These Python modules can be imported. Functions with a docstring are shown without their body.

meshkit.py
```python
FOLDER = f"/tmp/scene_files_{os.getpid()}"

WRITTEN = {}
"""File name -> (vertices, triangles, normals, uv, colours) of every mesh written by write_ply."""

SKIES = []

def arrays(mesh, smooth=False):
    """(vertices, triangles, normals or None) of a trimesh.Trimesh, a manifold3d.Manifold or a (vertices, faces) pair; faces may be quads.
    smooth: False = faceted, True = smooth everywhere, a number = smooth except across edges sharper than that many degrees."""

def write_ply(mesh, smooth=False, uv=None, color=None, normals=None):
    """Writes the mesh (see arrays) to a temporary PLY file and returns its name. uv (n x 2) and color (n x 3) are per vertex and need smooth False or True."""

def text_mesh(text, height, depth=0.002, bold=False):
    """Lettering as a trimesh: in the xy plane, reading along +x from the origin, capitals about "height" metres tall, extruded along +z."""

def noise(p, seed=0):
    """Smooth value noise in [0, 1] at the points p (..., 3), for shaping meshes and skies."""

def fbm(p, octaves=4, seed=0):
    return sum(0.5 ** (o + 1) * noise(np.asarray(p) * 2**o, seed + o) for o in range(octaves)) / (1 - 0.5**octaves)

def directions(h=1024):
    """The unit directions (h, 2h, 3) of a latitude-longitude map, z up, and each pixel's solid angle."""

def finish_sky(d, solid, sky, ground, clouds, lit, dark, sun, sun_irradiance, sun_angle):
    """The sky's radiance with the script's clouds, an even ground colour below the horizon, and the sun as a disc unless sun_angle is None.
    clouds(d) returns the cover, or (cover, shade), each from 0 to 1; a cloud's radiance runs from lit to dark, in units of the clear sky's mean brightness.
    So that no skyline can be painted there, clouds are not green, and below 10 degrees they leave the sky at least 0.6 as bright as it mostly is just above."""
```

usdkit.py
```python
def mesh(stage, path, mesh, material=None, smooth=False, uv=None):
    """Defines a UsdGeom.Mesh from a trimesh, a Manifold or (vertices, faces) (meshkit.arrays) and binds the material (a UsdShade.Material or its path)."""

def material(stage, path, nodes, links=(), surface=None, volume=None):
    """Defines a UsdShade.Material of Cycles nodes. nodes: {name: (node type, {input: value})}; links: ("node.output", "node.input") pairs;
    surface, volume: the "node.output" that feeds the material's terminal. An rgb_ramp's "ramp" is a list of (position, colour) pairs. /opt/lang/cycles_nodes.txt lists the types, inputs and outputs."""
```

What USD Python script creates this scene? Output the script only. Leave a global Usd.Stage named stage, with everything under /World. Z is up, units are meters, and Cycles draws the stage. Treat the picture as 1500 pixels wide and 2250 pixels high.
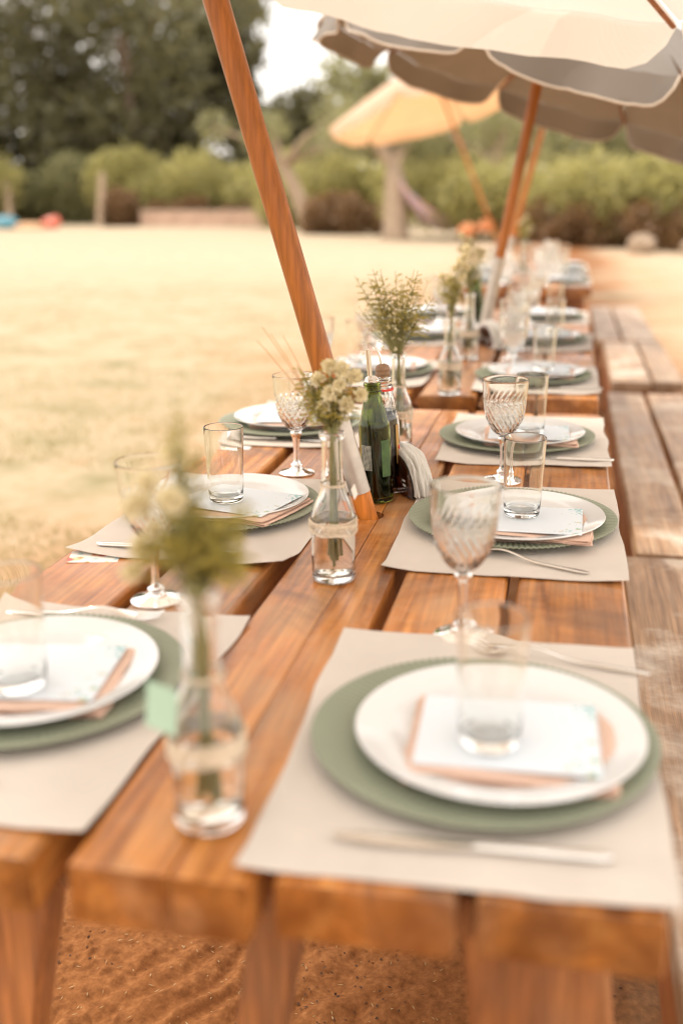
import math, random, numpy as np, trimesh, usdkit, meshkit
import manifold3d as m3
from pxr import Usd, UsdGeom, UsdLux, UsdShade, Gf, Sdf
stage = Usd.Stage.CreateInMemory()
UsdGeom.SetStageUpAxis(stage, UsdGeom.Tokens.z); UsdGeom.SetStageMetersPerUnit(stage, 1.0)
UsdGeom.Xform.Define(stage, '/World'); UsdGeom.Scope.Define(stage, '/World/Looks')
PI = math.pi
# ------------------------------------------------------------------ camera, sky, sun, exposure
TZ = 0.76
EYE = np.array([0, 0, TZ + .5145]); PITCH, YAW, ROLL = .2939, .2089, -.0111
EXPOSURE = 0.82
SUN_EL, SUN_AZ = math.radians(54), math.atan2(-.74, .42)      # towards the sun: behind the tables, to the left
SUN_I, SUN_ANGLE, SKY = .40, 14.0, .13
_h = np.array([-math.sin(YAW), math.cos(YAW), 0]); _r = np.array([math.cos(YAW), math.sin(YAW), 0]); _z = np.array([0, 0, 1.])
_f = _h * math.cos(PITCH) - _z * math.sin(PITCH); _u = _h * math.sin(PITCH) + _z * math.cos(PITCH)
R_ = _r * math.cos(ROLL) + _u * math.sin(ROLL); U_ = -_r * math.sin(ROLL) + _u * math.cos(ROLL)
cam = UsdGeom.Camera.Define(stage, '/World/camera')
M4 = np.eye(4); M4[0, :3] = R_; M4[1, :3] = U_; M4[2, :3] = -_f; M4[3, :3] = EYE
cam.AddTransformOp().Set(Gf.Matrix4d(*M4.ravel().tolist()))
cam.CreateHorizontalApertureAttr(24.0); cam.CreateVerticalApertureAttr(36.0)
cam.CreateFocalLengthAttr(2303.5 / 1500 * 24); cam.CreateFStopAttr(1.8); cam.CreateFocusDistanceAttr(1.72)
cam.CreateClippingRangeAttr(Gf.Vec2f(.05, 1000)); cam.CreateExposureAttr(EXPOSURE)
sky = UsdLux.DomeLight.Define(stage, '/World/sky')
sm = usdkit.material(stage, '/World/Looks/sky_air', {
    's': ('sky_texture', {'sky_type': 'single_scattering', 'sun_disc': False, 'sun_elevation': SUN_EL, 'sun_rotation': SUN_AZ, 'aerosol_density': 2.0}),
    'tc': ('texture_coordinate', {}), 'n': ('noise_texture', {'scale': 2.2, 'detail': 5.0, 'roughness': .55}),
    'r': ('map_range', {'from_min': .30, 'from_max': .62, 'to_min': .70, 'to_max': .97, 'clamp': True}),
    'm': ('mix_color', {'b': (9.4, 8.6, 7.8), 'use_clamp': False, 'use_clamp_result': False}), 'b': ('background_shader', {'strength': SKY})},
    [('tc.generated', 'n.vector'), ('n.fac', 'r.value'), ('r.result', 'm.fac'), ('s.color', 'm.a'), ('m.result', 'b.color')], surface='b.background')
UsdShade.MaterialBindingAPI.Apply(sky.GetPrim()).Bind(sm)
sky.GetPrim().SetCustomDataByKey('kind', 'structure')
sun = UsdLux.DistantLight.Define(stage, '/World/sun')
sun.CreateIntensityAttr(SUN_I); sun.CreateAngleAttr(SUN_ANGLE); sun.CreateNormalizeAttr(True); sun.CreateColorAttr(Gf.Vec3f(1, .93, .83))
sun.AddRotateXYZOp().Set(Gf.Vec3f(90 - math.degrees(SUN_EL), 0, 180 - math.degrees(SUN_AZ)))

# ------------------------------------------------------------------ helpers
def at(px, py, z):          # used for layout notes only: a photo pixel on the level z
    d = _f + R_ * (px - 750) / 2303.5 + U_ * (1125 - py) / 2303.5
    return EYE + d * ((z - EYE[2]) / d[2])
def aty(px, py, y):
    d = _f + R_ * (px - 750) / 2303.5 + U_ * (1125 - py) / 2303.5
    return EYE + d * (y / d[1])
_used = {}
def free(parent, name):
    k = (parent, name); n = _used.get(k, 0); _used[k] = n + 1
    return f'{parent}/{name}' + (f'_{n:03d}' if n else '')
def tag(p, label=None, cat=None, group=None, kind=None):
    p = p.GetPrim() if hasattr(p, 'GetPrim') else p
    for k, v in (('label', label), ('category', cat), ('group', group), ('kind', kind)):
        if v: p.SetCustomDataByKey(k, v)
    return p
def matrix(loc, rz=0, tilt=(0, 0)):
    m = trimesh.transformations.euler_matrix(tilt[0], tilt[1], rz, 'sxyz'); m[:3, 3] = loc
    return Gf.Matrix4d(*m.T.ravel().tolist())
def thing(name, label, cat, loc=(0, 0, 0), rz=0, group=None, tilt=(0, 0)):
    x = UsdGeom.Xform.Define(stage, free('/World', name)); x.AddTransformOp().Set(matrix(loc, rz, tilt))
    return tag(x, label, cat, group)
def part(name, mesh, mat, parent=None, smooth=35, label=None):
    p = str(parent.GetPath()) if parent else '/World'
    o = usdkit.mesh(stage, free(p, name), mesh, mat, smooth=smooth)
    if label: tag(o, label)
    return o.GetPrim()
def dup(src, loc, rz=0, label=None, group=None, tilt=(0, 0)):
    was = src.GetCustomData(); base = src.GetName()
    while base[-4:-3] == '_' and base[-3:].isdigit(): base = base[:-4]
    r = thing(base, label or was['label'], was['category'], loc, rz, group or was.get('group'), tilt)
    r.GetReferences().AddInternalReference(src.GetPath()); r.SetInstanceable(True)
    return r
class Proto:                # the first copy is the thing itself, later ones refer to it
    def __init__(s, make): s.make, s.first = make, None
    def put(s, loc, rz=0, label=None, group=None, tilt=(0, 0)):
        if s.first is None:
            s.first = s.make(label, group); UsdGeom.Xformable(s.first).GetOrderedXformOps()[0].Set(matrix(loc, rz, tilt)); return s.first
        return dup(s.first, loc, rz, label, group, tilt)
def cat(ms):
    vs, fs, o = [], [], 0
    for v, f in ms:
        v = np.asarray(v, float); f = np.asarray(f, int)
        if f.shape[1] == 4: f = np.vstack([f[:, [0, 1, 2]], f[:, [0, 2, 3]]])
        vs.append(v); fs.append(f + o); o += len(v)
    return np.vstack(vs), np.vstack(fs)
def grid_faces(nu, nv, wrap=False):         # vertex index u*nv+v
    u = np.arange(nu - 1)[:, None]; v = np.arange(nv if wrap else nv - 1)[None, :]; w = (v + 1) % nv
    return np.stack([u * nv + v, (u + 1) * nv + v, (u + 1) * nv + w, u * nv + w], -1).reshape(-1, 4)
def lathe(prof, n=48, mod=None, closed=True):
    p = np.array(prof, float); th = np.arange(n) / n * 2 * PI
    r = np.repeat(p[:, :1], n, 1); z = np.repeat(p[:, 1:2], n, 1)
    if mod is not None: r = r * (1 + mod(p[:, :1], p[:, 1:2], th[None, :], np.arange(len(p))[:, None]))
    v = np.stack([r * np.cos(th), r * np.sin(th), z], -1).reshape(-1, 3)
    f = grid_faces(len(p), n, True)[:, ::-1]
    return v, np.vstack([f[:, [0, 1, 2]], f[:, [0, 2, 3]]])
def spline(pts, k=6):
    from scipy.interpolate import PchipInterpolator
    p = np.array(pts, float); t = np.r_[0, np.cumsum(np.linalg.norm(np.diff(p, axis=0), axis=1))]
    tt = np.unique(np.concatenate([np.linspace(a, b, k) for a, b in zip(t[:-1], t[1:])]))
    return np.stack([PchipInterpolator(t, p[:, i])(tt) for i in range(p.shape[1])], 1)
def sweep(path, w, h=None, n=8, up=(0, 0, 1), cap=True, sq=1.0):     # loft of super-ellipse sections along a path
    p = np.array(path, float); N = len(p); w = np.broadcast_to(np.asarray(w, float), N); h = w if h is None else np.broadcast_to(np.asarray(h, float), N)
    t = np.gradient(p, axis=0); t /= np.maximum(np.linalg.norm(t, axis=1, keepdims=True), 1e-12)
    up = np.array(up, float); s = np.cross(t, up); bad = np.linalg.norm(s, axis=1) < .05
    s[bad] = np.cross(t[bad], [1., 0.03, 0]); s /= np.linalg.norm(s, axis=1, keepdims=True); q = np.cross(s, t)
    a = np.arange(n) / n * 2 * PI; c, d = np.cos(a), np.sin(a)
    c, d = np.sign(c) * abs(c) ** sq, np.sign(d) * abs(d) ** sq
    v = p[:, None] + s[:, None] * (c[None, :, None] * w[:, None, None]) + q[:, None] * (d[None, :, None] * h[:, None, None])
    f = grid_faces(N, n, True); f = np.vstack([f[:, [0, 1, 2]], f[:, [0, 2, 3]]])
    v = v.reshape(-1, 3)
    if cap:
        v = np.vstack([v, p[0], p[-1]]); i = np.arange(n); j = (i + 1) % n
        f = np.vstack([f, np.stack([np.full(n, N * n), i, j], 1), np.stack([np.full(n, N * n + 1), (N - 1) * n + j, (N - 1) * n + i], 1)])
    return v, f
def xf(m, M):
    v, f = m; M = np.asarray(M); return v @ M[:3, :3].T + M[:3, 3], f
def move(m, d): return np.asarray(m[0]) + np.array(d), m[1]
def rot(m, a, axis=(0, 0, 1), p=None): return xf(m, trimesh.transformations.rotation_matrix(a, axis, p))
def rbox(sx, sy, sz, b=.004, seg=1):        # box with chamfered edges, centred
    q = []
    for x in (-1, 1):
        for y in (-1, 1):
            for z in (-1, 1):
                for d in range(3):
                    k = [b, b, b]; k[d] = 0
                    q.append([x * (sx / 2 - k[0]), y * (sy / 2 - k[1]), z * (sz / 2 - k[2])])
    m = m3.Manifold.hull_points(np.array(q)).to_mesh()
    return np.array(m.vert_properties[:, :3], float), np.array(m.tri_verts, int)
def plank(w, l, t, b=.008, seed=0, st=26, wob=.0016):     # along y, from y=0 to l, top at z=0, corners rounded, edges slightly wavy
    pr = []
    for cx, cz, a0 in ((w / 2 - b, -b, 0), (-w / 2 + b, -b, 90), (-w / 2 + b, -t + b, 180), (w / 2 - b, -t + b, 270)):
        for a in np.radians(a0 + np.array([0, 22.5, 45, 67.5, 90])): pr.append([cx + b * math.cos(a), cz + b * math.sin(a)])
    pr = np.array(pr); e = b * .7
    ys = np.unique(np.r_[0, e * .3, e, np.linspace(e, l - e, st), l - e * .3, l]); V = []
    for y in ys:
        d = min(y, l - y); s = 0 if d >= e else e - math.sqrt(max(e * e - (e - d) ** 2, 0))
        q = pr * np.array([(w - 2 * s) / w, (t - 2 * s) / t]) - np.array([0, s])
        P = np.stack([q[:, 0], np.full(len(q), y), q[:, 1]], 1)
        n = meshkit.fbm(np.c_[P[:, 0] * 9 + seed * 7.3, P[:, 1] * 3.1, P[:, 2] * 9 + seed], 3, seed) - .5
        P[:, 0] += n * wob * 2.2 * np.sign(P[:, 0]); P[:, 2] += n * wob
        V.append(P)
    V = np.array(V); N, n = V.shape[:2]; v = V.reshape(-1, 3)
    f = grid_faces(N, n, True)[:, ::-1]; f = np.vstack([f[:, [0, 1, 2]], f[:, [0, 2, 3]]])
    v = np.vstack([v, V[0].mean(0), V[-1].mean(0)]); i = np.arange(n); j = (i + 1) % n
    f = np.vstack([f, np.stack([np.full(n, N * n), j, i], 1), np.stack([np.full(n, N * n + 1), (N - 1) * n + i, (N - 1) * n + j], 1)])
    return v, f[:, ::-1] if trimesh.Trimesh(v, f, process=False).volume < 0 else f

# ------------------------------------------------------------------ materials
def mat(name, nodes, links=(), surface='p.BSDF', **k): return usdkit.material(stage, '/World/Looks/' + name, nodes, links, surface=surface, **k)
def plain(name, col, rough=.5, var=.12, scale=30, bump=0.0, **kw):
    c = np.array(col)
    n = {'tc': ('texture_coordinate', {}), 'n': ('noise_texture', {'scale': scale, 'detail': 4.0}),
         'r': ('rgb_ramp', {'ramp': [(.25, tuple(c * (1 - var))), (.75, tuple(np.minimum(c * (1 + var), 1)))]}), 'p': ('principled_bsdf', {'roughness': rough, **kw})}
    l = [('tc.object', 'n.vector'), ('n.fac', 'r.fac'), ('r.color', 'p.base_color')]
    if bump: n['b'] = ('bump', {'strength': 1.0, 'distance': bump}); l += [('n.fac', 'b.height'), ('b.normal', 'p.normal')]
    return mat(name, n, l)
def wood(name, dark, mid, light, grey, wear=.5, rough=(.28, .5), axis=1, gscale=1.0, spec=.5, stain=0., endgrain_shade=0.):
    st = [16., 16., 16.]; st[axis] = 1.1; fi = [150., 150., 150.]; fi[axis] = 5.
    n = {'tc': ('texture_coordinate', {}), 'oi': ('object_info', {}),
         'mu': ('math', {'math_type': 'multiply', 'value2': 37.0}), 'cx': ('combine_xyz', {}), 'ad': ('vector_math', {'math_type': 'add'}),
         'm1': ('mapping', {'scale': tuple(np.array(st) * gscale)}), 'm2': ('mapping', {'scale': tuple(fi)}),
         'n1': ('noise_texture', {'scale': 1.0, 'detail': 5.0, 'roughness': .6, 'distortion': 2.2}), 'n2': ('noise_texture', {'scale': 1.0, 'detail': 3.0}),
         'n3': ('noise_texture', {'scale': 5.0, 'detail': 5.0, 'roughness': .65}),
         'a': ('rgb_ramp', {'ramp': [(.28, dark), (.48, mid), (.72, light)]}),
         'g': ('map_range', {'from_min': .35, 'from_max': .7, 'to_min': .72, 'to_max': 1.2, 'clamp': True}),
         'mg': ('mix_color', {'blend_type': 'multiply', 'fac': 1.0}), 'gc': ('combine_xyz', {}),
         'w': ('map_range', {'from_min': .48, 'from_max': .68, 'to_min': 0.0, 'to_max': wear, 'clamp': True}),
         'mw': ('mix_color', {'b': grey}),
         'br': ('map_range', {'from_min': 0., 'from_max': 1., 'to_min': .70, 'to_max': 1.2}), 'bc': ('combine_xyz', {}), 'mb': ('mix_color', {'blend_type': 'multiply', 'fac': 1.0, 'use_clamp': False}),
         'rr': ('map_range', {'from_min': .35, 'from_max': .65, 'to_min': rough[0], 'to_max': rough[1], 'clamp': True}),
         'b': ('bump', {'strength': .5, 'distance': .0012}), 'p': ('principled_bsdf', {'specular_ior_level': spec}),
         'sn': ('noise_texture', {'scale': 3.1, 'detail': 4.0, 'roughness': .6, 'distortion': .8}), 'sr': ('map_range', {'from_min': .50, 'from_max': .70, 'to_min': 0., 'to_max': stain, 'clamp': True}),
         'ge': ('geometry', {}), 'gs': ('separate_xyz', {}), 'ga': ('math', {'math_type': 'absolute'}), 'gm': ('map_range', {'from_min': .6, 'from_max': .9, 'to_min': 0., 'to_max': endgrain_shade, 'clamp': True}),  # darkens end faces: natural end grain plus shade painted into the colour
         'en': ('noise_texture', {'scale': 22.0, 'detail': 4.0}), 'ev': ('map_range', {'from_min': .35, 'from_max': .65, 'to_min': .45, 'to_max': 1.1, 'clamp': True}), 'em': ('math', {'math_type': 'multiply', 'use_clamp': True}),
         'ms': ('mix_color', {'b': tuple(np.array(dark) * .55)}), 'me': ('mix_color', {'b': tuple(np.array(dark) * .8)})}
    l = [('oi.random', 'mu.value1'), ('mu.value', 'cx.x'), ('mu.value', 'cx.y'), ('tc.object', 'ad.vector1'), ('cx.vector' if False else 'cx.vector', 'ad.vector2'),
         ('ad.vector', 'm1.vector'), ('ad.vector', 'm2.vector'), ('ad.vector', 'n3.vector'), ('m1.vector', 'n1.vector'), ('m2.vector', 'n2.vector'),
         ('n1.fac', 'a.fac'), ('n2.fac', 'g.value'), ('g.result', 'gc.x'), ('g.result', 'gc.y'), ('g.result', 'gc.z'), ('a.color', 'mg.a'), ('gc.vector', 'mg.b'),
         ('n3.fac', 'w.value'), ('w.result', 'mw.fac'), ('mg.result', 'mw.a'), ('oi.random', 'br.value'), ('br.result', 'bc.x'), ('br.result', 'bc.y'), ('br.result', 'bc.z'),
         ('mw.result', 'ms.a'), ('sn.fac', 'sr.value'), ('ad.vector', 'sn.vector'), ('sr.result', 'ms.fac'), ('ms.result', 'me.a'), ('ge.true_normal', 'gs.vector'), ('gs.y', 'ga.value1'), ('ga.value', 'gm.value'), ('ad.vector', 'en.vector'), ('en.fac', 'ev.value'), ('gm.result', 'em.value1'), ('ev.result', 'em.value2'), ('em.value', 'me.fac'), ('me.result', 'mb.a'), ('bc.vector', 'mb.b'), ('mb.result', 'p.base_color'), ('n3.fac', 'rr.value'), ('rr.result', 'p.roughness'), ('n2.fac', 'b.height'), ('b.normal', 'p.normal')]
    return mat(name, n, l)
W_TABLE = wood('varnished_table_wood', (.16, .048, .009), (.48, .172, .036), (.66, .29, .078), (.46, .30, .18), .6, (.22, .44), stain=.75, endgrain_shade=.9)
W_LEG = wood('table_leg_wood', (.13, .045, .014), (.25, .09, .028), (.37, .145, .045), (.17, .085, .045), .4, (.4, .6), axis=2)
W_BENCH = wood('weathered_bench_wood', (.22, .11, .05), (.40, .235, .125), (.53, .36, .22), (.64, .54, .43), .95, (.38, .6), stain=.5, endgrain_shade=.75)
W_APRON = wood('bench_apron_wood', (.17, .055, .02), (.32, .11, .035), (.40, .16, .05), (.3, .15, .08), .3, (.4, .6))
W_POLE = wood('umbrella_pole_wood', (.41, .126, .0195), (.465, .149, .024), (.495, .163, .027), (.44, .138, .024), .3, (.30, .40), axis=2, gscale=1.6, spec=.32)
def cloth(name, col, weave=900, trans=0., tcol=None, var=.1, rough=.9, scale=5, bump=.0006):
    c = np.array(col); tcol = tcol or col
    n = {'tc': ('texture_coordinate', {}), 'n': ('noise_texture', {'scale': scale, 'detail': 5.0}), 'wx': ('wave_texture', {'scale': weave / 6.28, 'bands_direction': 'x', 'distortion': 1.5, 'detail': 1.0}),
         'wy': ('wave_texture', {'scale': weave / 6.28, 'bands_direction': 'y', 'distortion': 1.5, 'detail': 1.0}), 'ws': ('math', {'math_type': 'add'}),
         'r': ('rgb_ramp', {'ramp': [(.3, tuple(c * (1 - var))), (.7, tuple(np.minimum(c * (1 + var), 1)))]}),
         'b': ('bump', {'strength': .6, 'distance': bump}), 'p': ('principled_bsdf', {'roughness': rough, 'specular_ior_level': .2, 'sheen_weight': .15})}
    l = [('tc.object', 'n.vector'), ('n.fac', 'r.fac'), ('r.color', 'p.base_color'), ('tc.object', 'wx.vector'), ('tc.object', 'wy.vector'), ('wx.fac', 'ws.value1'), ('wy.fac', 'ws.value2'), ('ws.value', 'b.height'), ('b.normal', 'p.normal')]
    if not trans: return mat(name, n, l)
    n['t'] = ('translucent_bsdf', {'color': tcol}); n['x'] = ('mix_closure', {'fac': trans})
    return mat(name, n, l + [('p.BSDF', 'x.closure1'), ('t.BSDF', 'x.closure2')], surface='x.closure')
M_LINEN = cloth('beige_linen', (.66, .58, .50), 1500, var=.06, scale=9)
M_NAPKIN = cloth('peach_napkin_cloth', (.78, .53, .40), 1800, var=.05)
M_PAPERNAP = cloth('white_paper_napkin', (.90, .87, .82), 700, trans=.4, var=.03)
M_CANVAS = cloth('cream_canvas', (.74, .69, .61), 700, trans=.36, tcol=(.80, .74, .67), var=.05, scale=3, bump=.001)
M_TAUPE = cloth('taupe_canvas', (.20, .172, .145), 700, trans=.05, tcol=(.40, .22, .10), var=.06, scale=3)
M_ORANGE = cloth('orange_canvas', (.74, .58, .44), 700, trans=.40, tcol=(.76, .43, .21), var=.05, scale=3)
M_PIPING = plain('cream_piping', (.52, .42, .33), .8)
M_PLATE = plain('white_glazed_china', (.66, .655, .64), .12, .015, 12, specular_ior_level=.5, coat_weight=.3)
M_CHARGER = plain('sage_green_charger', (.235, .255, .18), .38, .06, 14)
M_STEEL = plain('polished_steel', (.75, .72, .68), .16, .05, 60, metallic=1.0)
M_ALU = plain('brushed_metal_sleeve', (.46, .40, .345), .36, .14, 40, metallic=.85)
def glass(name, col=(1, 1, 1), rough=0.0, ior=1.5): return mat(name, {'p': ('principled_bsdf', {'base_color': col, 'roughness': rough, 'ior': ior, 'transmission_weight': 1.0})})
G_CLEAR = glass('clear_glass', (.985, .985, .97)); G_GREEN = glass('green_bottle_glass', (.30, .36, .06)); G_WATER = glass('vase_water', (.97, .97, .93), ior=1.33)
G_AMBER = glass('amber_acrylic', (.28, .10, .03), .05)
M_OIL = plain('dark_olive_oil', (.018, .013, .006), .1); M_VINEGAR = plain('dark_vinegar', (.012, .006, .004), .1)
M_CORK = plain('brown_cork_stopper', (.22, .12, .06), .5, .3, 200); M_RED = plain('red_plastic', (.65, .04, .025), .4); M_BLACK = plain('black_plastic', (.02, .02, .02), .4)
M_GREENLABEL = plain('green_paper_label', (.045, .085, .02), .5, .5, 60); M_YELLOWLABEL = plain('yellow_red_label', (.42, .24, .07), .5, .1)
M_TWINE = plain('jute_twine', (.60, .49, .36), .9, .25, 300, bump=.0008)
M_TAGMINT = plain('mint_paper_tag', (.33, .47, .36), .8, .05, 20); M_TAGWHITE = plain('cream_paper_tag', (.72, .66, .58), .8, .05, 20)
M_PRINTWHITE = mat('label_with_fine_print', {'tc': ('texture_coordinate', {}), 'w': ('wave_texture', {'scale': 150.0, 'bands_direction': 'z'}), 'm': ('mapping', {'scale': (420., 420., 60.)}), 'n': ('noise_texture', {'scale': 1.0, 'detail': 1.0}), 'a': ('math', {'math_type': 'multiply'}),
    'r': ('rgb_ramp', {'ramp': [(.22, (.045, .045, .03)), (.40, (.40, .38, .31))]}), 'p': ('principled_bsdf', {'roughness': .5})},
    [('tc.object', 'w.vector'), ('tc.object', 'm.vector'), ('m.vector', 'n.vector'), ('w.fac', 'a.value1'), ('n.fac', 'a.value2'), ('a.value', 'r.fac'), ('r.color', 'p.base_color')])
# menu card: white paper with a printed spray of blue green leaves and one pink flower near one end
M_CARD = mat('menu_card_paper', {'tc': ('texture_coordinate', {}), 'sx': ('separate_xyz', {}), 'v': ('voronoi_texture', {'scale': 170.0}), 'n': ('noise_texture', {'scale': 45.0, 'detail': 3.0}),
    'e': ('map_range', {'from_min': .018, 'from_max': .075, 'to_min': -.25, 'to_max': .42, 'clamp': True}), 'ab': ('math', {'math_type': 'absolute'}), 'e2': ('map_range', {'from_min': .02, 'from_max': .06, 'to_min': -.18, 'to_max': .12, 'clamp': True}),
    's1': ('math', {'math_type': 'add'}), 's2': ('math', {'math_type': 'add'}), 's3': ('math', {'math_type': 'subtract'}), 'k': ('map_range', {'from_min': .47, 'from_max': .56, 'clamp': True}),
    'cr': ('rgb_ramp', {'ramp': [(.35, (.16, .38, .36)), (.55, (.30, .50, .52)), (.62, (.40, .45, .20)), (.72, (.70, .25, .20))]}), 'mx': ('mix_color', {'a': (.66, .705, .74)}), 'p': ('principled_bsdf', {'roughness': .45, 'specular_ior_level': .4})},
    [('tc.object', 'sx.vector'), ('tc.object', 'v.vector'), ('tc.object', 'n.vector'), ('sx.x', 'e.value'), ('sx.y', 'ab.value1'), ('ab.value', 'e2.value'), ('n.fac', 's1.value1'), ('e.result', 's1.value2'), ('s1.value', 's2.value1'), ('e2.result', 's2.value2'),
     ('s2.value', 's3.value1'), ('v.distance', 's3.value2'), ('s3.value', 'k.value'), ('k.result', 'mx.fac'), ('v.color', 'cr.fac') if False else ('n.fac', 'cr.fac'), ('cr.color', 'mx.b'), ('mx.result', 'p.base_color')])
def leafmat(name, a, b, trans=.35, tint=1.25, rough=.55):
    a, b = np.array(a), np.array(b)
    return mat(name, {'g': ('geometry', {}), 'r': ('rgb_ramp', {'ramp': [(0., tuple(a)), (1., tuple(b))]}), 'h': ('hsv', {'saturation': 1.05, 'value': tint}),
        'p': ('principled_bsdf', {'roughness': rough}), 't': ('translucent_bsdf', {}), 'x': ('mix_closure', {'fac': trans})},
        [('g.random_per_island', 'r.fac'), ('r.color', 'p.base_color'), ('r.color', 'h.color'), ('h.color', 't.color'), ('p.BSDF', 'x.closure1'), ('t.BSDF', 'x.closure2')], surface='x.closure')
L_DARK = leafmat('dark_tree_leaves', (.12, .108, .054), (.42, .37, .23), .55, rough=.33); L_MID = leafmat('mid_tree_leaves', (.15, .14, .07), (.44, .395, .245), .55, rough=.33)
L_PALE = leafmat('pale_tree_leaves', (.26, .25, .12), (.46, .42, .23), .45); L_LIME = leafmat('fresh_hedge_leaves', (.36, .33, .13), (.60, .53, .25), .5)
L_BROWN = leafmat('dry_brown_leaves', (.20, .115, .05), (.42, .27, .13), .3); L_STRAW = leafmat('straw_grass', (.40, .27, .12), (.72, .56, .32), .3)
L_GOLD = leafmat('goldenrod_buds', (.42, .34, .075), (.68, .55, .20), .4); L_GREEN = leafmat('bouquet_leaves', (.17, .15, .045), (.34, .29, .10), .35)
L_WHITE = leafmat('cream_petals', (.80, .72, .50), (.90, .85, .70), .4, 1.0, .8); L_STEM = plain('green_flower_stem', (.25, .23, .085), .6); L_DRYSTEM = plain('dried_orange_stem', (.45, .22, .06), .7)
M_BARK = plain('grey_brown_bark', (.25, .18, .125), .9, .3, 6, bump=.02); M_PALEBARK = plain('pale_bark', (.36, .27, .19), .9, .2, 4, bump=.02)

# ------------------------------------------------------------------ ground
rng = np.random.default_rng(5)
def axis(lo, a, b, hi, fine, g=1.13):
    m = list(np.arange(a, b, fine)); s = fine; x = m[-1]
    while x < hi: s *= g; x += s; m.append(x)
    s = fine; x = m[0]; left = []
    while x > lo: s *= g; x -= s; left.append(x)
    return np.array(left[::-1] + m)
gx, gy = axis(-170, -1.05, .16, 120, .0042), axis(-25, .95, 1.85, 190, .0042)
X, Y = np.meshgrid(gx, gy, indexing='ij')
P = np.stack([X, Y, 0 * X], -1)
near = np.clip(1 - np.hypot(np.maximum(abs(X + .35) - 1.2, 0), np.maximum(abs(Y - 1.4) - 1.2, 0)) / 1.5, 0, 1)
w1 = meshkit.fbm(P * np.array([3, 3, 1]), 4, 3) - .5
warp = (meshkit.fbm(P * 5 + 9, 3, 8) - .5) * 1.6
tr = np.zeros_like(X)
for a, s, off, sd in ((.35, 70, 0, 1), (-.5, 85, 2, 2), (1.1, 75, 5, 4)):     # raked sweeps and tyre marks in the sand
    d = X * math.cos(a) + Y * math.sin(a) + .10 * warp
    msk = np.clip((meshkit.noise(P * 4.5 + off * 11.3, sd) - .52) * 6, 0, 1)
    tr += msk * (np.sin(d * s * 1.1 + 5 * w1) * .0046 * (.4 + meshkit.noise(P * 9, sd + 30)))
clod = np.clip(meshkit.noise(P * 70, 21) - .66, 0, 1) * .030 * np.clip(meshkit.fbm(P * 6, 3, 5) * 2.2 - .7, 0, 1)
fine = (meshkit.fbm(P * 120, 4, 12) - .5) * .0062 * np.clip(meshkit.fbm(P * 8, 3, 55) * 3 - 1.0, .12, 1.2)
Zg = w1 * .05 * np.clip(near + .3, 0, 1) + near * (tr + clod + fine) - .01
gv = np.stack([X, Y, Zg], -1).reshape(-1, 3); gf = grid_faces(len(gx), len(gy))
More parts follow.
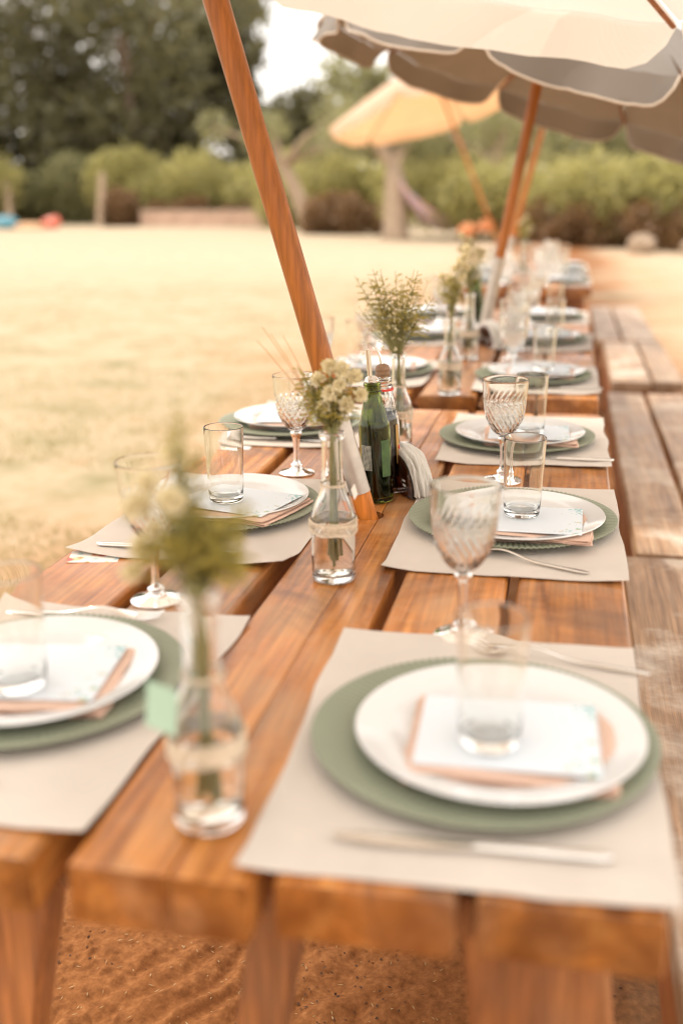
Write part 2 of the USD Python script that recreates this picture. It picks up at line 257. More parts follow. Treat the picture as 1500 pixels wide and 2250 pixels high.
M_GROUND = mat('sand_and_dry_lawn', {'g': ('geometry', {}), 'sx': ('separate_xyz', {}), 'n1': ('noise_texture', {'scale': .55, 'detail': 5.0, 'roughness': .6}), 'n2': ('noise_texture', {'scale': 2.2, 'detail': 5.0, 'roughness': .65}), 'n3': ('noise_texture', {'scale': 60.0, 'detail': 5.0, 'roughness': .7}),
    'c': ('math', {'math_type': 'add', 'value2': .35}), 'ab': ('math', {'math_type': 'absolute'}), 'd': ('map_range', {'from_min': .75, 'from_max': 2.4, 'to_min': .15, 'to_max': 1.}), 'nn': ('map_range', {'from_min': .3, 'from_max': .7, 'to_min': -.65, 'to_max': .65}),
    's': ('math', {'math_type': 'add', 'use_clamp': True}),
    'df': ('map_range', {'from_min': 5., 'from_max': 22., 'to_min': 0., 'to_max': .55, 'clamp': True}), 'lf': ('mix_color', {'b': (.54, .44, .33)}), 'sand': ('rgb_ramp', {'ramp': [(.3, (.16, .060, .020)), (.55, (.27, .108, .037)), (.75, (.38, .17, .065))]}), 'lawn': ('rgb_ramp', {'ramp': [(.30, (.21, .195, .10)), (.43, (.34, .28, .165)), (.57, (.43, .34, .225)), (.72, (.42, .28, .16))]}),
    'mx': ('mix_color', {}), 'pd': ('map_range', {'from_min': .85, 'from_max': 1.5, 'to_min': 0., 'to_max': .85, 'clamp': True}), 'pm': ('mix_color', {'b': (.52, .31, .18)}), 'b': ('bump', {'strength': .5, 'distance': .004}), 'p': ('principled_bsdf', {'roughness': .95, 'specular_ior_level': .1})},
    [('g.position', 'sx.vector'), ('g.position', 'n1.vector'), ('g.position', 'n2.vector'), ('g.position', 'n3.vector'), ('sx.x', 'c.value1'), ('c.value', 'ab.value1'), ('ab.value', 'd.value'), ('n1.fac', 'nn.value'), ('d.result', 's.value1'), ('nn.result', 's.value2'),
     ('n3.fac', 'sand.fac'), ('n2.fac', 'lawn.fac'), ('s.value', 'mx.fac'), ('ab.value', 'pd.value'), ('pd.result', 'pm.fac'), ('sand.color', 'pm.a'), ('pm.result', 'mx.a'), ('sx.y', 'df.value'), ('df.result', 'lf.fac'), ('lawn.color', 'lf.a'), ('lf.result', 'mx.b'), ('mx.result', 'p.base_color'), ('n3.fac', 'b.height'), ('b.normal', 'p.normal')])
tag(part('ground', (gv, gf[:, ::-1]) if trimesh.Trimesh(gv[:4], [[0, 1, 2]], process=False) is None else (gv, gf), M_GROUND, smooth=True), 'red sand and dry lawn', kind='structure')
def ground_z(x, y):
    i = np.clip(np.searchsorted(gx, x), 0, len(gx) - 1); j = np.clip(np.searchsorted(gy, y), 0, len(gy) - 1); return Zg[i, j]
def shards(P, L, Wd, dirs, nrm):          # diamond leaves
    side = np.cross(dirs, nrm); side /= np.maximum(np.linalg.norm(side, axis=1, keepdims=True), 1e-9)
    L = np.broadcast_to(L, len(P))[:, None]; Wd = np.broadcast_to(Wd, len(P))[:, None]
    a, b, c, d = P, P + dirs * L * .45 + side * Wd / 2, P + dirs * L, P + dirs * L * .45 - side * Wd / 2
    v = np.stack([a, b, c, d], 1).reshape(-1, 3); i = np.arange(len(P))[:, None] * 4
    return v, np.vstack([i + [0, 1, 2], i + [0, 2, 3]])
def unit(a): return a / np.maximum(np.linalg.norm(a, axis=-1, keepdims=True), 1e-9)
ns = 700
px, py = rng.uniform(-1.0, .15, ns), rng.uniform(.98, 1.9, ns)
dr = unit(np.c_[rng.normal(size=(ns, 2)), rng.normal(0, .12, ns)])
tag(part('straw_litter', shards(np.c_[px, py, ground_z(px, py) + .003], rng.uniform(.004, .013, ns), rng.uniform(.0015, .003, ns), dr, unit(np.c_[rng.normal(0, .3, (ns, 2)), np.ones(ns)])), L_STRAW, smooth=False), 'bits of straw and dry leaf scattered on the red sand', 'straw', kind='stuff')
nd = 1500
qx, qy = rng.uniform(-1.0, .15, nd), rng.uniform(.98, 1.9, nd); k = meshkit.fbm(np.c_[qx * 7, qy * 7, 0 * qx], 3, 71) > .5; qx, qy = qx[k], qy[k]; nd = len(qx)
tag(part('soil_crumbs', shards(np.c_[qx, qy, ground_z(qx, qy) + .002], rng.uniform(.003, .009, nd), rng.uniform(.002, .006, nd), unit(np.c_[rng.normal(size=(nd, 2)), rng.normal(0, .4, nd)]), unit(np.c_[rng.normal(0, .5, (nd, 2)), np.ones(nd)])), plain('dark_soil_crumbs', (.07, .03, .014), .9), smooth=False), 'dark crumbs of soil and twig in the sand under the table', 'soil', kind='stuff')
ng = 70000                                                        # short dry grass left of the tables and beyond
d_ = 1.2 + 15 * rng.random(ng) ** 1.6; a_ = rng.uniform(-.75, .1, ng); px = d_ * np.sin(a_) - .9; py = d_ * np.cos(a_) + .3
k = (px < -1.15 - .5 * meshkit.noise(np.c_[py, py * 0, py * 0], 2)) & (meshkit.fbm(np.c_[px * 1.2, py * 1.2, py * 0], 3, 4) > .42); px, py = px[k], py[k]; ng = len(px)
tag(part('dry_grass', shards(np.c_[px, py, ground_z(px, py) - .003], rng.uniform(.015, .05, ng), rng.uniform(.003, .006, ng), unit(np.c_[rng.normal(0, .6, (ng, 2)), np.ones(ng)]), unit(rng.normal(size=(ng, 3)))), leafmat('dry_lawn_grass', (.30, .25, .10), (.50, .38, .19), .3), smooth=False), 'short dry yellow grass of the lawn left of the tables', 'grass', kind='stuff')

# ------------------------------------------------------------------ tables
PLX = [(-.719, -.567), (-.543, -.402), (-.371, -.219), (-.203, -.059), (-.044, .099)]
def make_table(name, label, y0, y1, dx=0, hole=None, jit=(0,) * 5, seed=0):
    t = thing(name, label, 'table', (dx, y0, 0))
    L = y1 - y0
    for i, (a, b) in enumerate(PLX):
        segs = [(a, b)] if i != 2 or hole is None else [(a, -.2854), (-.2848, b)]
        for q, (c, d) in enumerate(segs):
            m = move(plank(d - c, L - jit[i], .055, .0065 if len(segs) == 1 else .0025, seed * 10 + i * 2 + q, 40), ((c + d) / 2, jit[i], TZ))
            if hole is not None and i == 2:
                cyl = m3.Manifold.cylinder(.2, .0265, .0265, 40).rotate([0, 0, 0]).translate([hole[0], hole[1] - y0, TZ - .1])
                mm = m3.Manifold(m3.Mesh(np.ascontiguousarray(m[0], np.float32), np.ascontiguousarray(m[1], np.uint32)))
                if mm.status() == m3.Error.NoError and mm.volume() > 0:
                    r = (mm - cyl).to_mesh(); m = (np.array(r.vert_properties[:, :3], float), np.array(r.tri_verts, int))
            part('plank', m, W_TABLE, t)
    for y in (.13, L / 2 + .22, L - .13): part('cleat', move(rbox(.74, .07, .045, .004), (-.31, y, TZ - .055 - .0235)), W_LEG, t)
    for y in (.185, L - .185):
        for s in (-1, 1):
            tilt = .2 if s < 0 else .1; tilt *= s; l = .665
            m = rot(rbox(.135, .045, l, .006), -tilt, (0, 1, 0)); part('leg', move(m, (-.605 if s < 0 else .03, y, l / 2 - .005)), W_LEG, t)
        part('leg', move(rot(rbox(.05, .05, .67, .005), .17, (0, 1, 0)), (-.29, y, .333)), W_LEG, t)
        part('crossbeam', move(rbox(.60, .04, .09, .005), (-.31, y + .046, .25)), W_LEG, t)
    return t
HOLE = (-.304, 1.652)
make_table('picnic_table', 'nearest varnished wooden plank table with umbrella pole through its middle board', .665, 2.565, 0, HOLE, (.022, 0, .0, .012, .02), 1)
make_table('picnic_table', 'second wooden plank table, behind the olive oil bottle, with taupe umbrella', 2.745, 4.95, 0, None, (0, .0, .01, 0, .015), 2)
make_table('picnic_table', 'farthest wooden plank table with dark front end and crowded glasses', 6.2, 8.3, .045, None, (0, 0, .01, 0, 0), 3)
def make_bench(label, y0, y1, bx, apron=True, seed=0):
    t = thing('bench', label, 'bench', (0, y0, 0), 0); L = y1 - y0
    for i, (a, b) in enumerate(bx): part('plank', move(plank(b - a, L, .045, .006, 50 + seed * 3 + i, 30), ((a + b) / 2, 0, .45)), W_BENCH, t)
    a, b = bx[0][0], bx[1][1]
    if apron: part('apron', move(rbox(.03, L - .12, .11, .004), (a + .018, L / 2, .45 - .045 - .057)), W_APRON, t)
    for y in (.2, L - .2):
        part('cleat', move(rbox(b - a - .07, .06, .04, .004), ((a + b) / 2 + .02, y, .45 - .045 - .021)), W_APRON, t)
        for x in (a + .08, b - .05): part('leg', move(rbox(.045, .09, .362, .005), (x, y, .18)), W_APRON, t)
    return t
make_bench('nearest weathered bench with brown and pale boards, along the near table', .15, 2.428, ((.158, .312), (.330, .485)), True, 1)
make_bench('second bench, grey boards with a dark gap, behind the nearest bench', 2.452, 4.60, ((.197, .343), (.362, .51)), True, 2)
make_bench('third bench with pale boards and dark brown end, beside the second table', 4.885, 6.25, ((.228, .402), (.418, .545)), True, 3)
make_bench('farthest bench with bright sunlit boards, beside the last table', 6.30, 8.25, ((.188, .33), (.345, .535)), True, 4)

# ------------------------------------------------------------------ tableware builders
def ribs(amp, k, r0, r1):
    def f(r, z, th, i): return amp * np.clip((r - r0) / (r1 - r0), 0, 1) * np.abs(np.sin(k * th / 2)) * 0
    return f
def make_charger(label, group):
    t = thing('charger_plate', label, 'plate', group=group)
    prof = spline([(.0005, .0035), (.09, .0035), (.103, .005), (.115, .0095), (.14, .0125), (.1635, .015)], 5).tolist() + [(.1652, .0142), (.1648, .0125)] + spline([(.1635, .0115), (.14, .009), (.115, .006), (.10, .0008), (.0005, .0006)], 4).tolist()
    v, f = lathe(prof, 480)
    r = np.hypot(v[:, 0], v[:, 1]); th = np.arctan2(v[:, 1], v[:, 0])
    rib = np.abs(np.cos(th * 60)) ** .6 * np.clip((r - .098) / .014, 0, 1)
    v[:, 2] += (rib - .5 * (r > .098)) * .0021; v[:, :2] *= (1 + .004 * rib * (r > .16))[:, None]
    part('plate', (v, f), M_CHARGER, t, smooth=50); return t
def make_plate(label, group):
    t = thing('dinner_plate', label, 'plate', group=group)
    prof = spline([(.0005, .008), (.075, .008), (.088, .0092), (.097, .0135), (.104, .017), (.12, .0205), (.1335, .0238)], 6).tolist() + [(.1357, .0243), (.1362, .0232), (.1352, .0218)] + spline([(.1335, .0208), (.12, .017), (.103, .0125), (.092, .006), (.086, .0042), (.0845, .001)], 5).tolist() + [(.083, 0.), (.08, 0.), (.078, .003), (.0005, .0035)]
    part('plate', lathe(prof, 96), M_PLATE, t, smooth=40); return t
def make_tumbler(label, group):
    t = thing('tumbler', label, 'glass', group=group)
    prof = [(.0004, .001)] + spline([(.0004, .001), (.022, .0006), (.0262, .0015), (.0278, .006), (.0295, .04), (.0312, .09), (.0324, .1235)], 5).tolist()[1:] + [(.0324, .1246), (.0318, .1252), (.0310, .1247), (.0306, .1235)] + spline([(.0300, .11), (.0285, .06), (.0272, .022), (.0255, .0135), (.020, .0105), (.0004, .0095)], 5).tolist()
    part('glass', lathe(prof, 64), G_CLEAR, t, smooth=50); return t
def make_goblet(style):
    def mk(label, group):
        t = thing('wine_goblet', label, 'glass', group=group)
        n = 192
        out = spline([(.0085, .083), (.0125, .0865), (.022, .096), (.0310, .112), (.0362, .130), (.0390, .150), (.0408, .172), (.0424, .190)], 9).tolist()
        inn = spline([(.0405, .188), (.0390, .172), (.0372, .150), (.0342, .130), (.0288, .113), (.0195, .0995), (.010, .092), (.0004, .090)], 6).tolist()
        prof = out + [(.0424, .1908), (.0418, .1914), (.0410, .1909)] + inn
        def mod(r, z, th, i):
            m = np.exp(-((z - .122) / .026) ** 4) * (i < len(out))
            if style == 'swirl': p = np.abs(np.sin(11 * th + (z - .09) * 190)) + .45 * np.abs(np.sin(11 * th - (z - .09) * 120)) * (z < .125)
            else: p = np.abs(np.sin(9 * th + (z - .09) * 170)) * np.abs(np.sin(9 * th - (z - .09) * 170)) * 1.5
            return m * (p - .7) * .052
        part('bowl', lathe(prof, n, mod), G_CLEAR, t, smooth=18)
        st = spline([(.0004, .0835), (.0095, .0832), (.0112, .079), (.0082, .072), (.0062, .060), (.0052, .045), (.0056, .030), (.0078, .0205), (.0112, .0185), (.0118, .0155), (.0098, .0128), (.0125, .0098), (.022, .0062), (.0325, .0036), (.0345, .0024), (.0338, .001), (.030, .0004), (.0004, .0008)], 4)
        def mod2(r, z, th, i): return .05 * np.cos(6 * th) * np.exp(-((z - .05) / .02) ** 4) + .02 * np.cos(9 * th) * (z < .012) * (z > .003)
        part('stem', lathe(st.tolist(), 72, mod2), G_CLEAR, t, smooth=35); return t
    return mk
def bend(m, fz): v = np.array(m[0]); v[:, 2] += fz(v[:, 0]); return v, m[1]
def make_fork(label, group):              # along +x: handle end at +.1, tines at -.105
    t = thing('fork', label, 'fork', group=group)
    x = np.linspace(-.048, .104, 30)
    w = np.interp(x, [-.048, -.03, .0, .05, .085, .1, .104], [.0042, .003, .0026, .0045, .0062, .0055, .003]); h = np.interp(x, [-.048, 0, .06, .104], [.0014, .0017, .0013, .0008])
    arch = lambda q: .0015 + .0105 * np.exp(-((q + .028) / .034) ** 2) + .004 * np.exp(-((q - .1) / .05) ** 2) * 0 + .006 * np.clip((-q - .078) / .03, 0, 1) ** 1.5
    part('handle', bend(sweep(np.c_[x, 0 * x, 0 * x], w, h, 10), arch), M_STEEL, t)
    xh = np.linspace(-.074, -.047, 10); wh = np.interp(xh, [-.074, -.066, -.055, -.047], [.0122, .0124, .0095, .004])
    part('head', bend(sweep(np.c_[xh, 0 * xh, 0 * xh - .0002], wh, .0011, 12), arch), M_STEEL, t)
    xt = np.linspace(-.108, -.0725, 9)
    for k in range(4):
        yy = (k - 1.5) * .0068; part('tine', bend(sweep(np.c_[xt, yy + 0 * xt, 0 * xt], np.interp(xt, [-.108, -.095], [.0008, .0019]), .0009, 6), arch), M_STEEL, t)
    return t
def make_knife(label, group):             # handle at +x, blade towards -x
    t = thing('table_knife', label, 'knife', group=group)
    x = np.linspace(0, .11, 24); part('handle', sweep(np.c_[x, 0 * x, 0 * x + .0042], np.interp(x, [0, .01, .06, .1, .108, .11], [.0034, .004, .0056, .0068, .0056, .0026]), np.interp(x, [0, .05, .11], [.0028, .0036, .003]), 12), M_STEEL, t)
    x = np.linspace(-.118, .001, 30); part('blade', sweep(np.c_[x, .0015 + .003 * np.clip((-x - .07) / .05, 0, 1), 0 * x + .0034], np.interp(x, [-.118, -.112, -.095, -.05, 0, .001], [.0012, .0046, .0075, .008, .005, .0034]), .0009, 10), M_STEEL, t); return t
def mat_mesh(seed, w=.342, d=.478):
    r = np.random.default_rng(seed); nx, ny = 44, 58
    u, v = np.meshgrid(np.linspace(-1, 1, nx), np.linspace(-1, 1, ny), indexing='ij')
    x, y = u * w / 2, v * d / 2
    n = meshkit.fbm(np.stack([x * 9 + seed * 3.1, y * 9, 0 * x + seed], -1), 3, seed) - .5
    x = x + (meshkit.noise(np.stack([y * 11 + seed, 0 * x, 0 * x], -1), seed) - .5) * .007 * abs(u) ** 3 ; y = y + (meshkit.noise(np.stack([x * 11, 0 * x + seed, 0 * x], -1), seed + 1) - .5) * .008 * abs(v) ** 3
    flat = np.clip((np.hypot(x, y) - .13) / .06, 0, 1)
    z = .0022 + np.maximum(n, -.2) * .010 * flat
    for cu in (-1, 1):
        for cv in (-1, 1): z = z + r.uniform(.000, .009) * np.clip(1 - np.hypot(u - cu, (v - cv) * 1.4) / .55, 0, 1) ** 2
    z = np.maximum(z, .002) + .0008 * ((abs(x) > w / 2 - .012) | (abs(y) > d / 2 - .012))
    top = np.stack([x, y, z], -1).reshape(-1, 3); f = grid_faces(nx, ny)
    bot = top - [0, 0, .0014]; N = nx * ny
    ring = np.r_[np.arange(nx) * ny, (nx - 1) * ny + np.arange(1, ny), (np.arange(nx - 2, -1, -1)) * ny + ny - 1, np.arange(ny - 2, 0, -1)]
    nxt = np.roll(ring, -1); side = np.stack([ring, ring + N, nxt + N, nxt], 1)
    m = cat([(np.vstack([top, bot]), np.vstack([f, f[:, ::-1] + N, side[:, ::-1]]))])
    return m
def napkin_mesh(seed, w=.19, d=.15, n=4, t=.0026):       # cloth folded in a concertina, its folds at the two short ends
    r = np.random.default_rng(seed); pts = []
    for k in range(n):
        z = t * (k + .5) + .0004; xs = np.linspace(-w / 2 + .004, w / 2 - .004 - r.uniform(0, .004), 14)
        if k % 2: xs = xs[::-1]
        for x in xs: pts.append([x, z + .0016 * math.sin(x * 30 + k) * (k > 0)])
        if k < n - 1:
            s = -1 if k % 2 else 1; x0 = xs[-1]
            for a in (-45, 0, 45): pts.append([x0 + s * (.002 + .002 * math.cos(math.radians(a))), z + t / 2 + t / 2 * math.sin(math.radians(a))])
    p = np.array(pts); th = .0016; ny = 9; V = []
    tg = np.gradient(p, axis=0); tg = unit(tg); nr = np.c_[-tg[:, 1], tg[:, 0]]
    loop = np.vstack([p + nr * th / 2, (p - nr * th / 2)[::-1]])
    for j in range(ny):
        y = (j / (ny - 1) - .5) * d; o = r.normal(0, .0006, loop.shape)
        V.append(np.c_[loop[:, 0] + o[:, 0] + .002 * math.sin(y * 25 + seed), np.full(len(loop), y) + .0022 * np.sin(loop[:, 1] * 900 + loop[:, 0] * 20) * (abs(y) > d * .4), loop[:, 1] + o[:, 1] * .3])
    V = np.array(V); n_ = len(loop); f = grid_faces(ny, n_, True); m = len(p)
    capi = np.array([[i, i + 1, n_ - 2 - i, n_ - 1 - i] for i in range(m - 1)])
    f = np.vstack([f, capi[:, ::-1] * 1, capi + (ny - 1) * n_])
    return cat([(V.reshape(-1, 3), f)])
P_CHARGER, P_PLATE, P_TUMBLER, P_FORK, P_KNIFE = Proto(make_charger), Proto(make_plate), Proto(make_tumbler), Proto(make_fork), Proto(make_knife)
P_SWIRL, P_DIAMOND = Proto(make_goblet('swirl')), Proto(make_goblet('diamond'))
def make_card(label, group):
    t = thing('menu_card', label, 'menu card', group=group); part('sheet', rbox(.166, .132, .0012, .0003), M_CARD, t, smooth=False); return t
P_CARD = Proto(make_card)
TBL = {1: 'nearest table', 2: 'second table', 3: 'farthest table'}
def setting(tb, side, place, plate, charger, matc, card=None, crz=0, tumbler=None, goblet=None, gstyle='swirl', fork=None, knife=None, seed=0, mrz=0, ttilt=(0, 0), tape=True):
    where = f'{place} setting, {side} side of {TBL[tb]}'; s = 0 if side == 'right' else PI
    G = 'place settings laid along the tables'
    m = thing('placemat', f'beige linen placemat, {where}', 'placemat', (*matc, TZ + .0008), s + mrz, 'linen placemats')
    part('cloth', mat_mesh(seed + 3), M_LINEN, m, smooth=60)
    z = TZ + .0042
    P_CHARGER.put((*charger, z), seed * .7, f'ribbed sage green charger plate, {where}', 'sage green chargers')
    P_PLATE.put((*plate, z + .0042), seed * 1.3, f'white china dinner plate, {where}', 'white dinner plates')
    z += .0042 + .0086
    if card:
        n = thing('napkin', f'folded peach cloth napkin, {where}', 'napkin', (card[0] + .003, card[1] - .004, z), s + crz, 'peach napkins')
        part('cloth', napkin_mesh(seed), M_NAPKIN, n, smooth=50); z += .0130
        P_CARD.put((card[0], card[1], z + .001), crz, f'white leaf-printed menu card, {where}', 'menu cards', (.008, -.006)); z += .002
    if tumbler: P_TUMBLER.put((*tumbler, z + .0006), seed, f'clear straight water tumbler, {where}', 'water tumblers', ttilt)
    if goblet: (P_SWIRL if gstyle == 'swirl' else P_DIAMOND).put((*goblet, TZ + .0006), seed * 2.1, f'cut crystal wine goblet, {where}', 'crystal goblets')
    if fork: P_FORK.put((fork[0], fork[1], TZ + .0055), fork[2], f'steel fork, {where}', 'steel forks')
    if knife: P_KNIFE.put((knife[0], knife[1], TZ + .0045), knife[2], f'steel table knife, {where}', 'steel knives')
setting(1, 'right', 'nearest', (-.0415, .9044), (-.0575, .9159), (-.068, .925), (-.032, .890), .03, (-.048, .868), (-.102, 1.176), 'swirl', (.01, 1.117, -.2), (-.05, .738, .06), 1, .03)
setting(1, 'right', 'middle', (-.0576, 1.606), (-.0666, 1.636), (-.068, 1.628), (-.040, 1.575), -.02, (-.050, 1.592), (-.098, 1.915), 'swirl', (-.045, 1.451, -.385), None, 2, .01, (.0, -.03))
setting(1, 'right', 'far', (-.0807, 2.22), (-.088, 2.24), (-.068, 2.262), (-.06, 2.20), .02, (-.057, 2.18), None, 'swirl', None, (.0, 2.07, .0), 3, .01)
setting(1, 'left', 'nearest', (-.545, .945), (-.549, .955), (-.541, .938), (-.535, .935), .12, (-.531, .895), (-.511, 1.222), 'swirl', (-.583, 1.146, PI + .05), (-.60, .76, PI), 4, .0)
setting(1, 'left', 'middle', (-.541, 1.632), (-.553, 1.634), (-.538, 1.61), (-.512, 1.602), -.28, (-.531, 1.59), (-.49, 1.901), 'diamond', None, (-.57, 1.412, PI + .03), 5, -.03)
setting(1, 'left', 'far', (-.60, 2.31), (-.607, 2.31), (-.56, 2.345), (-.59, 2.29), .1, None, None, 'swirl', None, (-.60, 2.155, PI), 6, .02)
setting(2, 'right', 'nearest', (-.07, 3.045), (-.08, 3.05), (-.068, 3.05), (-.06, 3.03), .02, (-.05, 3.02), (-.135, 2.98), 'swirl', None, (.0, 2.87, 0), 7, .01)
setting(2, 'right', 'middle', (-.075, 3.86), (-.08, 3.86), (-.066, 3.85), (-.06, 3.85), .02, (-.03, 3.83), (-.15, 3.62), 'swirl', None, None, 8, -.02)
setting(2, 'right', 'far', (-.078, 4.60), (-.083, 4.60), (-.07, 4.62), (-.06, 4.6), .02, (-.04, 4.55), (-.14, 4.33), 'diamond', None, None, 9, .0)
setting(2, 'left', 'nearest', (-.53, 3.10), (-.54, 3.10), (-.545, 3.08), (-.52, 3.09), .05, (-.60, 3.08), (-.66, 2.84), 'diamond', None, None, 10, -.02)
setting(2, 'left', 'middle', (-.535, 3.93), (-.54, 3.93), (-.545, 3.93), (-.52, 3.92), .05, (-.56, 3.9), (-.62, 3.62), 'swirl', None, None, 11, .02)
setting(2, 'left', 'far', (-.56, 4.66), (-.565, 4.66), (-.548, 4.66), (-.55, 4.65), .05, (-.57, 4.63), (-.50, 4.36), 'swirl', None, None, 12, .0)
for k, (x, y, st) in enumerate(((-.16, 3.42, 0), (-.62, 3.36, 1), (-.17, 4.12, 1), (-.45, 4.2, 0), (-.12, 4.88, 0), (-.47, 4.84, 1))):
    P = (P_SWIRL, P_DIAMOND)[st]; P.put((x, y, TZ + .0006), k, f"extra crystal goblet, {('nearest', 'middle', 'far')[k // 2]} third, {('right', 'left')[k % 2]} half of second table", 'crystal goblets')
for i, y in enumerate((6.52, 7.22, 7.9)):
    pl = ('nearest', 'middle', 'far')[i]
    setting(3, 'right', pl, (-.03, y), (-.035, y), (-.025, y), (-.02, y), .02, (-.02, y - .02), (-.10, y - .22), 'swirl', None, None, 13 + i, .0)
    setting(3, 'left', pl, (-.50, y), (-.505, y), (-.50, y), (-.49, y), .02, (-.50, y - .02), (-.42, y - .2), 'diamond', None, None, 16 + i, .0)

for k, (x, y) in enumerate(((-.16, 6.42), (-.36, 6.36), (-.12, 6.85), (-.40, 6.9), (-.20, 7.4), (-.33, 7.5), (-.10, 7.6), (-.52, 7.45))):
    side = ('right', 'left')[k % 2]; row = ('first', 'second', 'third', 'fourth')[k // 2]
    (P_TUMBLER if k % 3 == 2 else P_SWIRL).put((x, y, TZ + .0006), k, f'extra glass, {row} pair from the front, {side} side of farthest table', 'glasses crowded on the farthest table')
def make_standing_napkin(label, group):
    t = thing('standing_napkin', label, 'napkin', group=group); th = np.linspace(0, 2 * PI, 40, endpoint=False); rows = []
    for q in np.linspace(0, 1, 8):
        rr = .045 - .030 * q + .006 * np.sin(6 * th) * (1 - .3 * q); rows.append(np.c_[rr * np.cos(th), rr * np.sin(th) * .7, .003 + .17 * q + .02 * q * np.sin(2 * th + 1)])
    part('cloth', (np.array(rows).reshape(-1, 3), grid_faces(8, 40, True)[:, ::-1]), M_PAPERNAP, t, smooth=True); return t
P_STAND = Proto(make_standing_napkin)
for k, (x, y) in enumerate(((-.36, 6.62), (-.17, 6.66), (-.08, 7.0), (-.38, 7.25), (-.14, 7.85))):
    P_STAND.put((x, y, TZ + .0005), k * 1.3, f"white cloth napkin standing upright, {('first', 'second', 'third', 'fourth', 'fifth')[k]} from the front of farthest table", 'standing white napkins')
# ------------------------------------------------------------------ flower vases
VPROF = [(.0004, .0012), (.024, .0006), (.0285, .002), (.0302, .007), (.0305, .03), (.0305, .084), (.0295, .094), (.0255, .108), (.0195, .122), (.0160, .136), (.0148, .16), (.0146, .200)]
def make_vase(label, group, loc, rz, twz, tagm, sc=1.0, water=.07, tagpos=None, lean=(0, 0)):
    t = thing('bottle_vase', label, 'vase', loc, rz, group, lean)
    o = spline(VPROF, 5) * sc
    i_ = spline([(.0122, .2035), (.0124, .16), (.0136, .136), (.0172, .122), (.0232, .108), (.0272, .094), (.0281, .084), (.0281, .03), (.0278, .016), (.0255, .0105), (.018, .0090), (.0004, .0086)], 5) * sc
    lip = np.array([(.0168, .2015), (.0176, .205), (.0174, .2085), (.0162, .2105), (.0140, .2102), (.0126, .208)]) * sc
    part('glass', lathe(np.vstack([o, lip, i_]).tolist(), 64), G_CLEAR, t, smooth=50)
    w = water * sc
    part('water', lathe([(.0004, .0090 * sc), (.0175 * sc, .0094 * sc), (.0250 * sc, .0109 * sc), (.0275 * sc, .0163 * sc), (.0279 * sc, .03 * sc), (.0279 * sc, w), (.0004, w)], 48), G_WATER, t, smooth=40)
    r = np.random.default_rng(int(abs(loc[1]) * 100)); ms = []
    for k in range(9):
        z = twz + k * .0021; th = np.linspace(0, 2 * PI, 48); rr = .0312 * sc + .0009 + .0006 * r.random()
        ms.append(sweep(np.c_[rr * np.cos(th), rr * np.sin(th), z + .0012 * np.sin(th + k) + .0007 * np.sin(5 * th + k)], .0011, n=5))
    part('twine_wrap', cat(ms), M_TWINE, t)
    ms = []
    for k in range(2):
        th = np.linspace(0, 2 * PI, 32); rr = (.0162 + .001) * sc; ms.append(sweep(np.c_[rr * np.cos(th), rr * np.sin(th), .137 * sc + k * .002 + .001 * np.sin(th)], .0009, n=5))
    part('neck_string', cat(ms), M_TWINE, t)
    if tagm is not None:
        (cx, cy, cz), (w_, h_), ang, yaw = tagpos
        m = rbox(w_, .0008, h_, .0002); m = rot(m, ang, (0, 1, 0)); m = rot(m, yaw, (0, 0, 1)); part('paper_tag', move(m, (cx, cy, cz)), tagm, t, smooth=False)
    return t
make_vase('out of focus glass bottle vase with mint tag, nearest the camera', 'bottle vases', (-.277, .748, TZ + .0005), 0, .068, M_TAGMINT, 1.0, .062, ((-.0255, -.030, .118), (.030, .042), .12, -.25))
make_vase('glass bottle vase in front of the umbrella pole, with cream blossoms', 'bottle vases', (-.297, 1.345, TZ + .0005), 1.0, .072, M_TAGWHITE, 1.0, .068, ((.030, -.012, .122), (.012, .020), -.5, .3))
make_vase('glass bottle vase with twine band just behind the oil bottles', 'bottle vases', (-.331, 2.15, TZ + .0005), 2.0, .066, None, .95, .05)
make_vase('glass bottle vase at the front end of the second table', 'bottle vases', (-.29, 2.775, TZ + .0005), 3.0, .07, None, .98, .08)
make_vase('glass bottle vase with dark green sprigs before the second umbrella pole', 'bottle vases', (-.297, 3.41, TZ + .0005), 4.0, .075, None, 1.0, .08)
make_vase('glass bottle vase in the middle of the farthest table', 'bottle vases', (-.27, 7.0, TZ + .0005), 5.0, .075, None, 1.05, .08)

